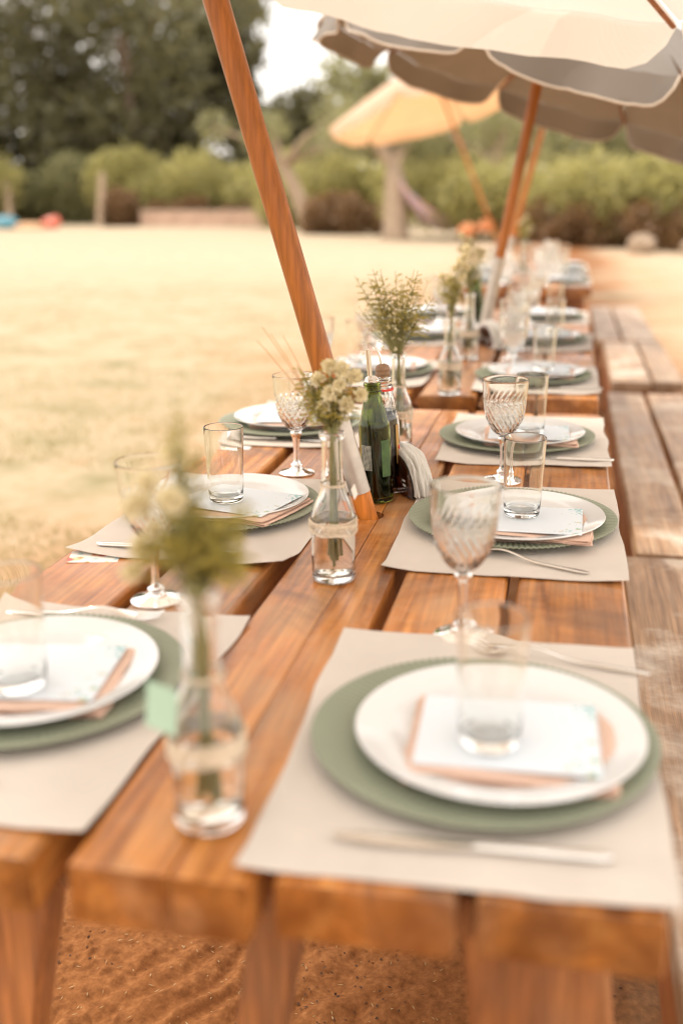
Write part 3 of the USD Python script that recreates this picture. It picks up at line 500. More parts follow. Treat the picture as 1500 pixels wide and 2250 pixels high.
def curve(p0, p1, bow, k=10):
    t = np.linspace(0, 1, k)[:, None]; return (1 - t) ** 2 * p0 + 2 * t * (1 - t) * (np.array(bow)) + t ** 2 * p1
def make_bouquet(label, loc, seed, sprigs, blossoms=0, bl_area=None, grasses=(), tiny=0, tiny_area=None, leaves=0, neck=.2, buds=L_GOLD, spread=1.0):
    r = np.random.default_rng(seed); t = thing('flower_bouquet', label, 'bouquet', loc, 0, 'wildflower bouquets')
    root = np.array([0, 0, .02])
    for (tx, ty, tz, nb, bl) in sprigs:
        tip = np.array([tx, ty, tz]); foot = np.array([-tx * .1 + r.normal(0, .004), r.normal(0, .004), .02 + r.random() * .02]); mid = np.array([tx * .12, ty * .12, neck + .02])
        c = np.vstack([curve(foot, np.array([r.normal(0, .004), r.normal(0, .004), neck]), (foot + [0, 0, neck]) / 2, 5)[:-1], curve(np.array([tx * .03, ty * .03, neck]), tip, mid + [tx * .25, ty * .25, (tz - neck) * .3], 16)])
        s = part('stem', sweep(c, np.linspace(.0018, .0005, len(c)), n=5), L_STEM, t)
        tw, P, D = [], [], []
        up = c[5:]; m = len(up)
        for b in range(nb):
            k = r.uniform(.28, .97); q = up[int(k * (m - 1))]; tang = unit(up[min(int(k * (m - 1)) + 1, m - 1)] - up[max(int(k * (m - 1)) - 1, 0)])
            side = unit(np.cross(tang, r.normal(size=3))); L = bl * (1.15 - k) * r.uniform(.6, 1.2) + .006
            e = q + L * unit(side * .85 + tang * .55) ; e2 = e + L * .25 * unit(side * .5 - np.array([0, 0, .6]) + tang * .3)
            w = curve(q, e2, e, 6); tw.append(sweep(w, .00035, n=3, cap=False))
            nn = int(L / .0008); tt = r.uniform(.15, 1, nn)[:, None]; pts = (1 - tt) ** 2 * q + 2 * tt * (1 - tt) * e + tt ** 2 * e2
            P.append(pts); D.append(unit(r.normal(size=(nn, 3)) + np.array([0, 0, .8])))
        if tw: part('twig', cat(tw), L_STEM, s)
        P, D = np.vstack(P), np.vstack(D)
        part('bud_cluster', shards(P, r.uniform(.0018, .0042, len(P)), r.uniform(.0009, .0018, len(P)), D, unit(r.normal(size=(len(P), 3)))), buds, s, smooth=False)
        nl = 16 + leaves; kk = r.integers(2, m - 4, nl); D = unit(r.normal(size=(nl, 3)) * [1, 1, .5] + [0, 0, .7])
        part('leaves', shards(up[kk], r.uniform(.008, .022, nl), r.uniform(.002, .004, nl), D, unit(r.normal(size=(nl, 3)))), L_GREEN, s, smooth=False)
    for b in range(blossoms):
        c0 = np.array(bl_area[b % len(bl_area)], float) if b < len(bl_area) else np.array(bl_area[r.integers(len(bl_area))]) + r.normal(0, .012, 3)
        rad = r.uniform(.0085, .0135); n = 110; d = unit(r.normal(size=(n, 3)) + [0, 0, .35]); P = c0 + d * rad * r.uniform(.25, .65, n)[:, None]
        nr = unit(np.cross(d, r.normal(size=(n, 3))))
        o = part('blossom', shards(P, rad * .62, rad * .55, unit(d + r.normal(0, .35, d.shape)), nr), L_WHITE, t, smooth=False)
        part('stalk', sweep(curve(np.array([c0[0] * .1, c0[1] * .1, neck]), c0, np.array([c0[0] * .4, c0[1] * .4, neck + (c0[2] - neck) * .6]), 8), .0009, n=4), L_STEM, o)
    for tip in grasses:
        tip = np.array(tip, float); part('dried_stalk', sweep(curve(np.array([0, 0, neck]), tip, np.array([tip[0] * .45, tip[1] * .45, neck + (tip[2] - neck) * .55]), 12), np.linspace(.0008, .0004, 12), n=4), L_DRYSTEM, t)
    if tiny:
        c0, rr = np.array(tiny_area[0]), np.array(tiny_area[1]); ctr = c0 + r.normal(size=(tiny, 3)) * rr; ms = []
        for q in ctr:
            d = unit(r.normal(size=(7, 3)) + [0, 0, .4]); ms.append(shards(q + d * .0008, .0042, .0032, d, unit(r.normal(size=(7, 3)))))
        part('tiny_blossoms', cat(ms), L_WHITE, t, smooth=False)
        part('fine_stalks', cat([sweep(curve(np.array([q[0] * .1, q[1] * .1, neck]), q, np.array([q[0] * .5, q[1] * .5, neck + (q[2] - neck) * .5]), 6), .0004, n=3, cap=False) for q in ctr]), L_STEM, t)
    return t
B = TZ + .0005
rs = np.random.default_rng(77)
def fan(n, hx, z0, z1, nb, bl, hy=.03, cx=0.): return [(cx + hx * (2 * (k + .5) / n - 1) * rs.uniform(.8, 1.1), rs.normal(0, hy), rs.uniform(z0, z1), nb, bl) for k in range(n)]
make_bouquet('blurred bouquet of yellow green sprigs and pale blossoms, nearest the camera', (-.277, .748, B), 1, fan(10, .048, .235, .338, 42, .030, .022, .004) + [(-.012, .0, .372, 24, .011), (-.008, .002, .362, 22, .011), (-.016, .0, .350, 18, .012)], 7, [(-.036, -.005, .300), (-.052, .01, .275), (-.046, .0, .245), (-.030, -.01, .262), (-.020, .01, .318), (-.056, .0, .222), (-.012, -.015, .29)], leaves=14)
make_bouquet('bouquet of cream blossoms and dried stalks leaning on the umbrella pole', (-.297, 1.345, B), 2, fan(10, .042, .235, .315, 30, .024, .014, -.014), 9, [(.000, -.012, .300), (.017, -.014, .296), (.002, -.016, .264), (.034, -.010, .287), (.022, -.012, .250), (-.016, -.01, .282), (.040, -.006, .262), (.015, -.018, .276), (-.008, -.015, .246)],
             grasses=[(-.098, .02, .345), (-.084, .01, .338), (-.100, .0, .330), (-.07, .02, .335)], leaves=16)
make_bouquet('feathery green bouquet in the bottle vase behind the oil bottles', (-.331, 2.15, B), 3, fan(13, .082, .305, .372, 34, .036, .02, -.012), 0, tiny=110, tiny_area=((-.022, -.01, .268), (.032, .02, .028)), leaves=14, neck=.195)
make_bouquet('green and white bouquet at the front end of the second table', (-.29, 2.775, B), 4, fan(6, .035, .29, .34, 26, .026, .02), 13, [(.012, 0, .33), (.03, 0, .31), (.0, .0, .30), (.02, 0, .35), (.04, 0, .33), (.035, 0, .36)], leaves=10)
make_bouquet('dark green bouquet before the second umbrella pole', (-.297, 3.41, B), 5, fan(6, .04, .28, .33, 24, .026, .02), 14, [(.0, 0, .33), (-.03, 0, .35), (.02, .0, .34), (-.015, 0, .36)], leaves=16)
make_bouquet('bouquet in the middle of the farthest table', (-.27, 7.0, B), 6, fan(7, .06, .30, .40, 24, .03, .03), 10, [(.03, 0, .30), (-.04, 0, .33), (.0, .0, .36), (.02, 0, .28)], leaves=10)

# ------------------------------------------------------------------ oil and vinegar bottles, napkin holders
def facet(n, z0, z1):
    def f(r, z, th, i):
        a = (th % (2 * PI / n)) - PI / n; return (math.cos(PI / n) / np.cos(a) - 1) * np.clip((z - z0) / .006, 0, 1) * np.clip((z1 - z) / .006, 0, 1)
    return f
def patch(r, z0, z1, a0, a1, n=10):
    a = np.linspace(a0, a1, n); v = []
    for rr in (r, r + .0005):
        for z in (z0, z1): v.append(np.c_[rr * np.cos(a), rr * np.sin(a), np.full(n, z)])
    v = np.array(v).reshape(-1, 3); f = []
    for i in range(n - 1):
        o0, o1, i0, i1 = 2 * n + i, 3 * n + i, i, n + i
        f += [[o0, o0 + 1, o1 + 1, o1], [i0, i1, i1 + 1, i0 + 1], [o1, o1 + 1, i1 + 1, i1], [o0, i0, i0 + 1, o0 + 1]]
    return cat([(v, np.array(f))])
def oil_bottle(loc, lean=(0, 0), label='', kind='oil'):
    t = thing('oil_bottle' if kind == 'oil' else 'vinegar_bottle', label, 'bottle', loc, 0, None, lean)
    R0 = .0275 if kind == 'oil' else .0255
    out = spline([(.0004, .001), (R0 - .004, .0006), (R0 - .0008, .003), (R0, .010), (R0, .125), (R0 - .0006, .136), (R0 - .003, .144), (.0195, .166), (.0150, .186), (.0138, .190)], 6)
    thread = [(.0162, .1905), (.0165, .193), (.0142, .195), (.0140, .1965), (.0156, .198), (.0156, .200), (.0140, .2015), (.0140, .203), (.0154, .2045), (.0154, .2065), (.0142, .2085), (.0120, .2092), (.0105, .2085)]
    inn = spline([(.0108, .19), (.0125, .184), (.017, .166), (R0 - .0055, .144), (R0 - .003, .134), (R0 - .0028, .10), (R0 - .003, .014), (R0 - .007, .008), (.0004, .0075)], 5)
    part('glass', lathe(np.vstack([out, thread, inn]).tolist(), 120, facet(10, .140, .188)), G_GREEN if kind == 'oil' else G_CLEAR, t, smooth=20)
    top = .139 if kind == 'oil' else .150; ri = R0 - .0031
    part('liquid', lathe([(.0004, .0085), (ri - .003, .009), (ri, .015), (ri, .132), (ri - .0022, .1385)] + ([(.0188, .150)] if kind != 'oil' else []) + [(.0004, top)], 48), M_OIL if kind == 'oil' else M_VINEGAR, t)
    if kind == 'oil':
        part('paper_label', patch(R0 + .0004, .048, .112, -1.02, -.36), M_GREENLABEL, t, label='green front label')
        part('paper_label', patch(R0 + .0004, .060, .104, -2.35, -1.65), M_PRINTWHITE, t, smooth=False, label='back label with fine pale print')
    else:
        part('paper_label', patch(R0 + .0004, .055, .125, -.62, -.30), M_YELLOWLABEL, t, label='yellow label'); part('label_stripe', patch(R0 + .0011, .055, .088, -.42, -.30), M_RED, t)
        part('neck_ring', lathe([(.0150, .1845), (.0178, .1845), (.0178, .188), (.0150, .188), (.0150, .1845)], 40), M_RED, t)
    part('stopper', lathe([(.0004, .2095), (.0126, .2095), (.0130, .2115), (.0118, .2135), (.0122, .2150), (.0100, .2180), (.0055, .2200), (.0004, .2205)] if kind == 'oil' else [(.0004, .2095), (.0122, .2095), (.0136, .214), (.0118, .2175), (.0132, .222), (.0108, .228), (.0050, .231), (.0004, .2315)], 40), M_STEEL if kind == 'oil' else M_CORK, t)
    if kind == 'oil': part('spout', sweep([(-.003, 0, .217), (-.0035, 0, .235), (-.004, 0, .2645)], .0042, n=16), M_STEEL, t)
    else: part('spout', sweep(curve(np.array([-.001, 0, .229]), np.array([-.013, .004, .262]), (-.001, 0, .246), 10), np.linspace(.003, .0022, 10), n=12), M_STEEL, t)
    return t
oil_bottle((-.3035, 1.742, TZ + .0005), (0, -.05), 'dark green olive oil bottle with metal pourer beside the umbrella pole', 'oil')
oil_bottle((-.296, 1.803, TZ + .0005), (0, -.045), 'vinegar bottle with cork pourer and red ring behind the olive oil bottle', 'vinegar')
oil_bottle((-.325, 4.02, TZ + .0005), (0, 0), 'dark olive oil bottle beside the second umbrella pole', 'oil')
def napkin_holder(loc, rz, label, nlabel):
    t = thing('napkin_holder', label, 'napkin holder', loc, rz)
    R0 = .068
    def half(R, th, k=28, bulge=0.):
        a = np.linspace(0, PI, k); p = np.c_[R * np.cos(a), R * np.sin(a) * 1.02]
        v = np.vstack([np.c_[p[:, 0], np.full(k, -th / 2), p[:, 1]], np.c_[p[:, 0], np.full(k, th / 2), p[:, 1]]]); f = []
        for i in range(k - 1): f.append([i, i + 1, k + i + 1, k + i])
        f.append([k - 1, 0, k, 2 * k - 1]); f = np.array(f); f = np.vstack([f[:, [0, 1, 2]], f[:, [0, 2, 3]]])
        for i in range(1, k - 1): f = np.vstack([f, [[0, i + 1, i]], [[k, k + i, k + i + 1]]])
        return v, f[:, ::-1]
    for y in (-.019, .019): part('side_panel', move(half(R0, .003), (0, y, .003)), G_AMBER, t, smooth=30)
    part('base', move(rbox(.11, .034, .003, .0005), (0, 0, .0018)), G_AMBER, t)
    for y in (-.0207,):       # slots moulded in the panel
        for x, z, a in ((-.022, .030, 1.3), (-.014, .032, 1.3), (.038, .022, .1), (.036, .030, .1)):
            part('slot', move(rot(rbox(.010, .0006, .0035, .0002), a, (0, 1, 0)), (x, y - .0002, z)), M_PAPERNAP, t)
    n = thing('paper_napkin_stack', nlabel, 'napkins', loc, rz)
    r = np.random.default_rng(int(loc[1] * 10))
    for k in range(11):
        y = -.0145 + k * .0028; R = .078 + r.uniform(-.004, .006); kk = 26; a = np.linspace(.02, PI - .02, kk)
        rows = []
        for s in (0.35, .6, .8, 1.0):
            rr = R * s * (1 + .02 * np.sin(9 * a + k) * (s == 1)); rows.append(np.c_[rr * np.cos(a), y + (.0012 * np.sin(7 * a + k * 2) + .010 * (s - .6) * (k - 5) / 5) * s, .006 + rr * np.sin(a)])
        v = np.array(rows).reshape(-1, 3); part('napkin', (v, grid_faces(4, kk)), M_PAPERNAP, n, smooth=True)
    return t
ang = math.atan2(1.743 - 1.848, -.243 + .305)
napkin_holder((-.268, 1.812, TZ + .0005), ang + .12, 'half round amber acrylic napkin holder behind the oil bottle', 'white paper napkins fanned in the amber holder behind the oil bottle')
napkin_holder((-.255, 3.72, TZ + .0005), ang, 'half round napkin holder on the second table', 'white paper napkins in the holder on the second table')
def slip(loc, rz, label, mats):
    t = thing('paper_slip', label, 'paper', loc, rz, None, (0, .02)); part('sheet', rbox(.075, .05, .0008, .0002), mats, t, smooth=False)
M_SLIP = mat('printed_slip', {'tc': ('texture_coordinate', {}), 'n': ('noise_texture', {'scale': 38.0, 'detail': 1.0}), 'r': ('rgb_ramp', {'ramp': [(.36, (.62, .10, .12)), (.42, (.75, .50, .22)), (.46, (.78, .76, .70)), (.62, (.78, .76, .70)), (.68, (.45, .55, .55))]}), 'p': ('principled_bsdf', {'roughness': .5})}, [('tc.object', 'n.vector'), ('n.fac', 'r.fac'), ('r.color', 'p.base_color')])
slip((-.668, 1.372, TZ + .0008), .25, 'small printed paper slip peeping from under the middle left placemat', M_SLIP)
slip((-.678, 2.098, TZ + .0008), .1, 'small white paper slip under the far left placemat of the nearest table', M_SLIP)

# ------------------------------------------------------------------ umbrellas
def axes(normal, spin):
    n = unit(np.array(normal, float)); a = unit(np.cross([0, 1, 0], n)); b = np.cross(n, a)
    M = np.eye(4); M[:3, 0] = a * math.cos(spin) + b * math.sin(spin); M[:3, 1] = -a * math.sin(spin) + b * math.cos(spin); M[:3, 2] = n
    return M
def canopy(t, C, normal, spin, n, R, rise, val, mat_, piping=None, seed=0, corner=.16, val_in=.0, ribm=None, sag=.035):
    M = axes(normal, spin); M[:3, 3] = C; r = np.random.default_rng(seed); NR, NA = 16, 25
    for k in range(n):
        a0, a1 = 2 * PI * k / n, 2 * PI * (k + 1) / n; P0, P1 = R * np.array([math.cos(a0), math.sin(a0)]), R * np.array([math.cos(a1), math.sin(a1)])
        s = np.linspace(0, 1, NR)[:, None]; q = np.linspace(0, 1, NA)[None, :]
        xy = s[..., None] * ((1 - q)[..., None] * P0 + q[..., None] * P1)
        z = rise * (1 - s ** 1.25) - sag * s * np.sin(PI * q) * (1 - .35 * s) + 0 * q
        z = z + .034 * (meshkit.fbm(np.stack([xy[..., 0] * 7, xy[..., 1] * 7, 0 * z + k], -1), 4, seed + k) - .5) * s
        part('canopy_panel', xf((np.concatenate([xy, z[..., None]], -1).reshape(-1, 3), grid_faces(NR, NA)), M), mat_, t, smooth=True)
        out = unit((P0 + P1) / 2); q = np.linspace(0, 1, 25); NV = 7; rows = []
        edge = xy[-1]; edge = np.stack([np.interp(q, np.linspace(0, 1, NA), edge[:, i]) for i in range(2)], 1); ez = np.interp(q, np.linspace(0, 1, NA), z[-1])
        low = val * (1 - .55 * np.clip(1 - q / corner, 0, 1) ** 2.2 - .55 * np.clip(1 - (1 - q) / corner, 0, 1) ** 2.2) * (.93 + .07 * np.sin(PI * q)) * r.uniform(.95, 1.05)
        inset = .03 * np.clip(1 - np.minimum(q, 1 - q) / .05, 0, 1)
        qq = q + np.where(q < .5, 1, -1) * inset * .5
        base = (1 - qq)[:, None] * P0 + qq[:, None] * P1
        for j in range(NV):
            f = j / (NV - 1); wv = .02 * f * np.sin(q * 2 * PI * 1.3 + r.uniform(0, 6)) if j else 0 * q
            if j == 0: ph = r.uniform(0, 6)
            wv = f * (.016 * np.sin(q * 7 + ph) + .009 * np.sin(q * 15 + 2 * ph))
            pos = edge * (1 - f) + base * f + out * (.004 + (.02 * f - val_in * f) + wv)[:, None]
            rows.append(np.c_[pos, ez - low * f])
        rows = np.array(rows); vp = part('valance', xf((rows.reshape(-1, 3), grid_faces(NV, 25)), M), mat_, t, smooth=True)
        if piping is not None:
            part('piping', xf(sweep(np.vstack([rows[:, 0], rows[-1, 1:-1], rows[::-1, -1]]), .0036, n=5), M), piping, vp)
        if ribm is not None:
            part('rib', xf(sweep([(*(P0 * .06), rise * .93 - .015), (*(P0 * .5), rise * (1 - .5 ** 1.25) - .022), (*(P0 * .99), -.012)], .007, .005, n=6), M), ribm, t)
    part('finial', xf(lathe([(.0005, rise + .05), (.012, rise + .045), (.018, rise + .025), (.03, rise + .008), (.03, rise - .012), (.0005, rise - .012)], 24), M), ribm or M_STEEL, t)
    part('hub', xf(lathe([(.021, rise - .07), (.04, rise - .07), (.04, rise - .02), (.021, rise - .02), (.021, rise - .07)], 24), M), ribm or M_STEEL, t)
W_RIB = W_APRON
def stick(a, b, r, n=28): return sweep(np.linspace(a, b, 12), r, n=n)
# umbrella over the nearest table
u1 = thing('beach_umbrella', 'cream canvas umbrella with thick leaning pole through the nearest table', 'umbrella')
b0 = np.array([-.3065, 1.6505, TZ]); tp = np.array([-.5335, 1.640, 1.567]); dv = (tp - b0) / (tp[2] - b0[2])
at_z = lambda z: b0 + dv * (z - TZ)
part('pole', stick(at_z(.05), at_z(.955), .0168), W_POLE, u1, label='lower pole'); part('pole', stick(at_z(.955), at_z(1.70), .0195), W_POLE, u1, label='thicker upper pole')
sl = sweep(np.linspace(at_z(.800), at_z(1.0), 14), .0178, n=40); part('sleeve', sl, M_ALU, u1, label='scratched metal sleeve')
part('rim', sweep(np.linspace(at_z(.800), at_z(.8035), 3), .0184, n=40), M_ALU, u1)
c1, nrm1 = np.array([-.482, 1.748, 1.785]), np.array([.235, .01, 1.])
part('pole', stick(at_z(1.70), c1 + unit(nrm1) * .26, .0185), W_POLE, u1, label='tilted top section'); part('tilt_joint', move(rbox(.05, .05, .08, .01), at_z(1.70)), M_STEEL, u1)
canopy(u1, c1, nrm1, -.225, 6, 1.04, .30, .095, M_CANVAS, None, 4, .10, ribm=W_RIB)
# taupe umbrella over the second table
u2 = thing('beach_umbrella', 'taupe canvas umbrella with cream piping over the second table', 'umbrella')
b0 = np.array([-.29, 3.87, TZ]); d2 = np.array([.119 / .635, .0, 1.]); ax = lambda z: b0 + d2 * (z - TZ)
part('pole', stick(ax(.05), ax(1.95), .0185), W_POLE, u2); part('sleeve', sweep(np.linspace(ax(.79), ax(1.055), 8), .021, n=28), M_ALU, u2)
canopy(u2, np.array([-.02, 3.871, 1.632]), (.285, .02, 1.), .033, 10, .862, .30, .085, M_TAUPE, M_PIPING, 7, .12, ribm=W_RIB)
# the third pole, on the farthest table
u3 = thing('beach_umbrella', 'umbrella with thin leaning pole on the farthest table, canopy behind the taupe one', 'umbrella')
b0 = np.array([-.42, 7.2, TZ]); d3 = np.array([.171 / .686, .0, 1.]); ax = lambda z: b0 + d3 * (z - TZ)
part('pole', stick(ax(.05), ax(2.25), .02), W_POLE, u3); part('sleeve', sweep(np.linspace(ax(.79), ax(1.0), 8), .0225, n=28), M_ALU, u3)
canopy(u3, ax(2.17), (.2, 0, 1.), .1, 8, .85, .3, .13, M_TAUPE, M_PIPING, 9, .12, ribm=W_RIB)
u4 = thing('beach_umbrella', 'far cream umbrella glowing orange underneath, left of the taupe one', 'umbrella')
b0 = np.array([-.66, 14.9, 0]); part('pole', stick(b0, (-1.85, 14.9, 2.80), .018), W_POLE, u4)
canopy(u4, np.array([-1.86, 14.9, 2.42]), (-.27, .10, 1.), .35, 6, 1.42, .55, .12, M_ORANGE, None, 3, .12, ribm=W_RIB)

# ------------------------------------------------------------------ trees, hedge, hammock, far things
def blob_leaves(r, centers, radii, n, L, flat=.8):
    radii = np.asarray(radii, float); w = radii ** 2; k = r.choice(len(centers), n, p=w / w.sum())
    d = unit(r.normal(size=(n, 3)) * [1, 1, flat]); rr = radii[k] * r.uniform(.45, 1.05, n) ** .6
    P = np.asarray(centers)[k] + d * rr[:, None]
    return shards(P, L * r.uniform(.6, 1.3, n), L * .55 * r.uniform(.6, 1.2, n), unit(r.normal(size=(n, 3)) + [0, 0, -.2]), unit(r.normal(size=(n, 3)) + [0, 0, .6]))
def tree(label, x, y, h, cr, cb, leaf, seed, n=9000, blobs=26, L=.6, tr=.22, bark=M_BARK, lean=0., squash=.75, blob=.34, group=None):
    r = np.random.default_rng(seed); t = thing('broadleaf_tree', label, 'tree', (x, y, 0), 0, group)
    top = np.array([lean, 0, h * .8]); c = curve(np.array([0, 0, -.1]), top, (lean * .2, 0, h * .45), 9)
    ms = [sweep(c, np.linspace(tr * 1.25, tr * .35, 9), n=10)]
    cz = (cb + h) / 2; C = []
    for k in range(blobs):
        d = unit(r.normal(size=3)); q = np.array([lean, 0, cz]) + d * r.uniform(.35, .85) * np.array([cr, cr, (h - cb) / 2]); C.append(q)
        if k < 9: ms.append(sweep(curve(c[3 + k % 4], q, (c[3 + k % 4] * .6 + q * .4) + [0, 0, .4], 7), np.linspace(tr * .4, tr * .08, 7), n=6))
    part('trunk', cat(ms), bark, t, smooth=True)
    part('crown', blob_leaves(r, np.array(C), np.array([cr * blob * r.uniform(.6, 1.15) for _ in C]), n, L), leaf, t, smooth=False); return t
def bush(name, label, x0, x1, y0, y1, h, leaf, seed, n=5000, L=.14, depth=1.2, blobs=None, group=None, low=0., var=.35, cat_='bush', under=None):
    r = np.random.default_rng(seed); cx, cy = (x0 + x1) / 2, (y0 + y1) / 2; t = thing(name, label, cat_, (cx, cy, 0), 0, group)
    ln = math.hypot(x1 - x0, y1 - y0); blobs = blobs or max(6, int(ln / h * 5)); C, R0 = [], []
    for k in range(blobs):
        f = r.random(); rad = h * r.uniform(.22, .40); hh = h * (1 - var * r.random()); z = low + r.uniform(.15, 1.) * max(hh - rad - low, .05)
        C.append((x0 + (x1 - x0) * f - cx, y0 + (y1 - y0) * f - cy + r.uniform(-.5, .5) * depth, z)); R0.append(rad)
    part('foliage', blob_leaves(r, np.array(C), R0, n, L), leaf, t, smooth=False)
    st = [sweep(curve(np.array([c[0] * .98, c[1], -.05]), np.array(c), (c[0], c[1] + .1, c[2] * .5), 5), np.linspace(.035, .012, 5), n=5) for c in C[:14]]
    for m_ in st[:8]: part('branch', m_, M_BARK, t, smooth=True)
    return t
def W(px, D):           # ground point below a picture column at a chosen distance, for the layout
    d = _f + R_ * (px - 750) / 2303.5; d[2] = 0; d = d / np.linalg.norm(d); return d[:2] * D
TG = None
for i, (px, D, h, cr, cb, leaf, n, lab) in enumerate([
        (-60, 66, 17, 8.5, -2.5, L_MID, 7600, 'tall grey green tree at the left edge of the lawn'), (150, 68, 18, 9., -2.5, L_DARK, 8600, 'darkest tall tree at upper left, with low hanging crown'),
        (340, 64, 17, 8.5, -1.5, L_MID, 6600, 'broad olive tree with bright gaps, left of the near pole'), (475, 70, 18, 5.8, 1.0, L_DARK, 7600, 'dark tall tree just left of the near umbrella pole'),
        (556, 72, 22, 4.8, 12.4, L_MID, 5200, 'tall tree whose high crown overhangs the bright gap by the near pole'), (640, 62, 7.2, 4.2, .6, L_MID, 5200, 'smaller olive tree seen right of the near umbrella pole'), (815, 80, 12, 4.6, 1.5, L_PALE, 2800, 'pale sparse tree behind the orange umbrella')]):
    p = W(px, D); tree(lab, p[0], p[1], h, cr, cb, leaf, 20 + i, n, 42, .66, .32, blob=.27)
for i, (px, D, h, cr, lab) in enumerate([(1000, 70, 7.5, 5.5, 'low green tree behind the hedge, below the orange umbrella'), (1300, 60, 7., 5.5, 'rounded green tree behind the right hedge'), (1560, 55, 8., 5.5, 'green tree behind the hedge at the right edge')]):
    p = W(px, D); tree(lab, p[0], p[1], h, cr, .6, L_PALE, 40 + i, 9000, 30, .5, .25, blob=.36)
def seg(px0, D0, px1, D1): a, b = W(px0, D0), W(px1, D1); return a[0], b[0], a[1], b[1]
bush('hedge', 'long fresh green hedge across the right half of the lawn edge', *seg(880, 34, 1620, 25.5), 2.75, L_LIME, 61, 24000, .22, 1.8, 70, low=.8, var=.3, cat_='hedge')
bush('dry_brush', 'dry brown undergrowth along the foot of the green hedge', *seg(1140, 28.6, 1620, 24.5), 1.45, L_BROWN, 62, 14000, .16, 1.0, 56)
bush('dry_brush', 'dark brown brush between the two leaning trunks', *seg(700, 38, 850, 36), 1.7, L_BROWN, 63, 6000, .2, 1.2, 18)
bush('shrub', 'yellow green shrubs behind the brown brush, right of the near pole', *seg(640, 46, 900, 42), 3.3, L_LIME, 64, 11000, .3, 2.4, 22, low=1.0)
bush('shrub', 'pale yellow shrub at the left edge of the lawn', *seg(-60, 58, 90, 57), 4.4, L_LIME, 65, 9000, .34, 2.2, 14)
bush('shrub', 'low straw coloured shrubs behind the toys on the lawn', *seg(70, 60, 270, 58), 4.3, L_PALE, 66, 12000, .34, 2.2, 18)
bush('shrub', 'round rust brown bush beside the pale post', *seg(285, 52, 350, 52), 2.3, L_BROWN, 67, 4500, .26, 1.6, 9)
bush('shrub', 'taller pale green shrub above the rust brown bush', *seg(300, 56, 380, 56), 4.8, L_LIME, 68, 6000, .34, 1.8, 10, low=1.8)
bush('shrub', 'mixed green shrubs between rust bush and near pole', *seg(370, 55, 660, 50), 3.7, L_LIME, 69, 15000, .34, 2.2, 26, low=.8)
bush('dry_brush', 'tawny dry brush above the low pinkish wall', *seg(360, 52, 620, 48), 1.5, L_BROWN, 70, 8000, .24, 1.2, 22)
wl = seg(352, 51, 600, 47)
w = thing('garden_wall', 'low faded pinkish wall at the lawn edge left of the near pole', 'wall', ((wl[0] + wl[1]) / 2, (wl[2] + wl[3]) / 2, 0), math.atan2(wl[3] - wl[2], wl[1] - wl[0]))
ll = math.hypot(wl[1] - wl[0], wl[3] - wl[2]); part('wall', move(rbox(ll, .25, .62, .02), (0, 0, .30)), plain('faded_pink_plaster', (.44, .30, .22), .9, .2, 3), w); part('coping', move(rbox(ll + .08, .33, .07, .02), (0, 0, .648)), plain('pale_coping', (.5, .38, .29), .9, .2, 4), w)
def trunk(label, base, top, r0, r1, seed, bark=M_PALEBARK, crown=None):
    t = thing('broadleaf_tree', label, 'tree', (base[0], base[1], 0)); r = np.random.default_rng(seed)
    tp = np.array([top[0] - base[0], top[1] - base[1], top[2]]); c = curve(np.array([0, 0, -.1]), tp, tp * [.35, .35, .5], 9); wd = np.linspace(r0, r1, 9); wd[0] *= 1.3
    ms = [sweep(c, wd, n=12)]; C = []
    for k in range(8):
        d = np.array([r.normal(0, 1.3), r.normal(0, 1.1), r.uniform(.6, 1.7)]); q = tp + d; C.append(q); ms.append(sweep(curve(tp - [0, 0, .1], q, tp + d * [.3, .3, .6], 6), np.linspace(r1 * .6, .03, 6), n=6))
    part('trunk', cat(ms), bark, t, smooth=True); part('crown', blob_leaves(r, np.array(C), [r.uniform(.5, .85) for _ in C], crown or 2600, .2), L_PALE, t, smooth=False); return t
g = lambda px, D: (*W(px, D), 0)
trunk('stout pale forked trunk holding one end of the hammock', g(866, 32.2), (*W(864, 32.4), 2.0), .40, .27, 1)
trunk('slender trunk behind the hammock, left of the second pole', g(1082, 33.5), (*W(1072, 33.5), 2.1), .19, .13, 2, crown=1500)
trunk('leaning pale trunk just right of the near umbrella pole', g(695, 42), (*W(640, 42), 2.4), .36, .22, 3, crown=1500)
for lab, px, D, px2, h, r0 in (('pale leaning wooden post beside the rust brown bush', 266, 51, 279, 2.35, .17), ('short pale wooden post near the left edge of the lawn', 84, 56, 86, 2.1, .19)):
    a = np.array(g(px, D)); b = np.array((*W(px2, D), h)); t = thing('wooden_post', lab, 'post', tuple(a))
    part('post', sweep(curve(np.array([0, 0, -.1]), b - a, (b - a) * .5, 8), np.linspace(r0 * 1.1, r0 * .85, 8), n=10), M_PALEBARK, t, smooth=40)
M_HAM = mat('striped_hammock_cloth', {'tc': ('texture_coordinate', {}), 'w': ('wave_texture', {'scale': 1.9, 'bands_direction': 'y', 'distortion': 1.0}), 'n': ('noise_texture', {'scale': 2.4}), 'r': ('rgb_ramp', {'ramp': [(.0, (.12, .13, .26)), (.3, (.30, .32, .46)), (.45, (.72, .50, .42)), (.6, (.80, .26, .08)), (1., (.20, .18, .27))]}), 'a': ('math', {'math_type': 'multiply_add', 'value2': .45, 'value3': .12}), 'p': ('principled_bsdf', {'roughness': .9})},
            [('tc.object', 'n.vector'), ('tc.object', 'w.vector'), ('w.fac', 'a.value1'), ('a.value', 'r.fac'), ('r.color', 'p.base_color')])
hm = thing('hammock', 'blue and orange striped hammock slung between two trunks', 'hammock')
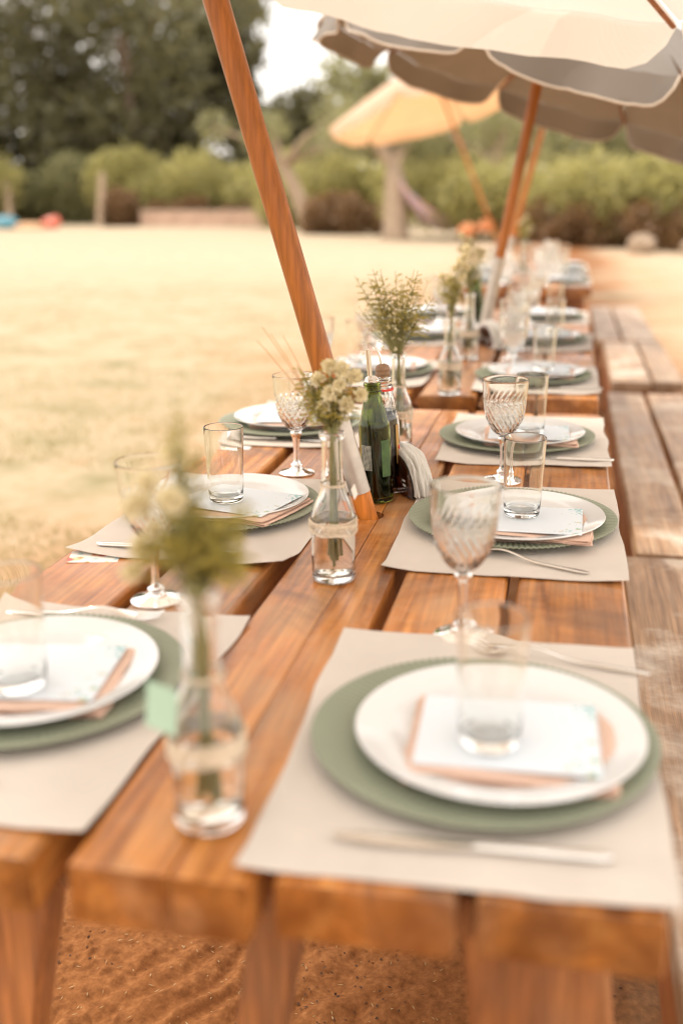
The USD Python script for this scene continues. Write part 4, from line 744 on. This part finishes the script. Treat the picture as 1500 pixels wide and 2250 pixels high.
A = np.array([*W(874, 31.8), 1.62]); Bq = np.array([*W(1072, 33.0), 1.65]); s = np.linspace(0, 1, 25); ctr = A + (Bq - A) * s[:, None]; ctr[:, 2] -= 1.42 * (1 - (2 * s - 1) ** 2) ** .9
ax_ = unit(np.cross(Bq - A, [0, 0, 1])); q = np.linspace(-1, 1, 11); wd = 1.0 * np.sin(PI * np.clip(s, .04, .96)) ** .7
v = ctr[:, None] + ax_ * (q[None, :, None] * wd[:, None, None]) + np.array([0, 0, 1.]) * (.38 * wd[:, None] * np.abs(q[None]) ** 2)[..., None]
part('cloth', (v.reshape(-1, 3), grid_faces(25, 11)), M_HAM, hm, smooth=True)
for a, b in ((A, ctr[1]), (Bq, ctr[-2])): part('rope', sweep(np.linspace(a + [0, 0, .05], b, 4), .02, n=6), M_PIPING, hm)
def ball(name, label, c_, px, D, z, r, col, grp=None, sq=1.):
    p = W(px, D); t = thing(name, label, c_, (p[0], p[1], z), 0, grp); s_ = trimesh.creation.icosphere(3, r); v = np.array(s_.vertices); v *= (1, 1, sq); v *= (1 + .7 * (meshkit.fbm(v * 1.6 / r + px, 4, 3) - .5))[:, None]
    part('body', (v, np.array(s_.faces)), col, t, smooth=True); return t
M_OC = plain('orange_fabric', (.62, .24, .10), .8)
ball('cushion', 'left orange cushion behind the hammock', 'cushion', 1013, 29.5, .34, .25, M_OC, sq=.7); ball('cushion', 'right orange cushion beside the slender trunk', 'cushion', 1050, 29.8, .42, .25, M_OC, sq=.75); ball('cushion', 'pale orange cushion left of the second pole', 'cushion', 1110, 29.4, .30, .2, M_OC)
ball('pool_float', 'blue inflatable toy lying on the far lawn at left', 'toy', 74, 50, .28, .55, plain('blue_toy_plastic', (.10, .28, .36), .4), sq=.55)
ball('pool_float', 'red inflatable toy lying on the far lawn', 'toy', 170, 50, .25, .40, plain('red_toy_plastic', (.62, .16, .10), .4), sq=.7); ball('sand_heap', 'low pale orange heap between the blue and the red toy', 'heap', 122, 50, .05, .75, plain('pale_orange_sheet', (.6, .36, .2), .8), sq=.3)
ball('boulder', 'pale rock at the foot of the dry brown brush', 'rock', 1368, 24.3, .18, .30, M_PALEBARK, sq=.8); ball('boulder', 'second pale rock, near the right end of the brush', 'rock', 1475, 23.9, .16, .26, M_PALEBARK, sq=.8)
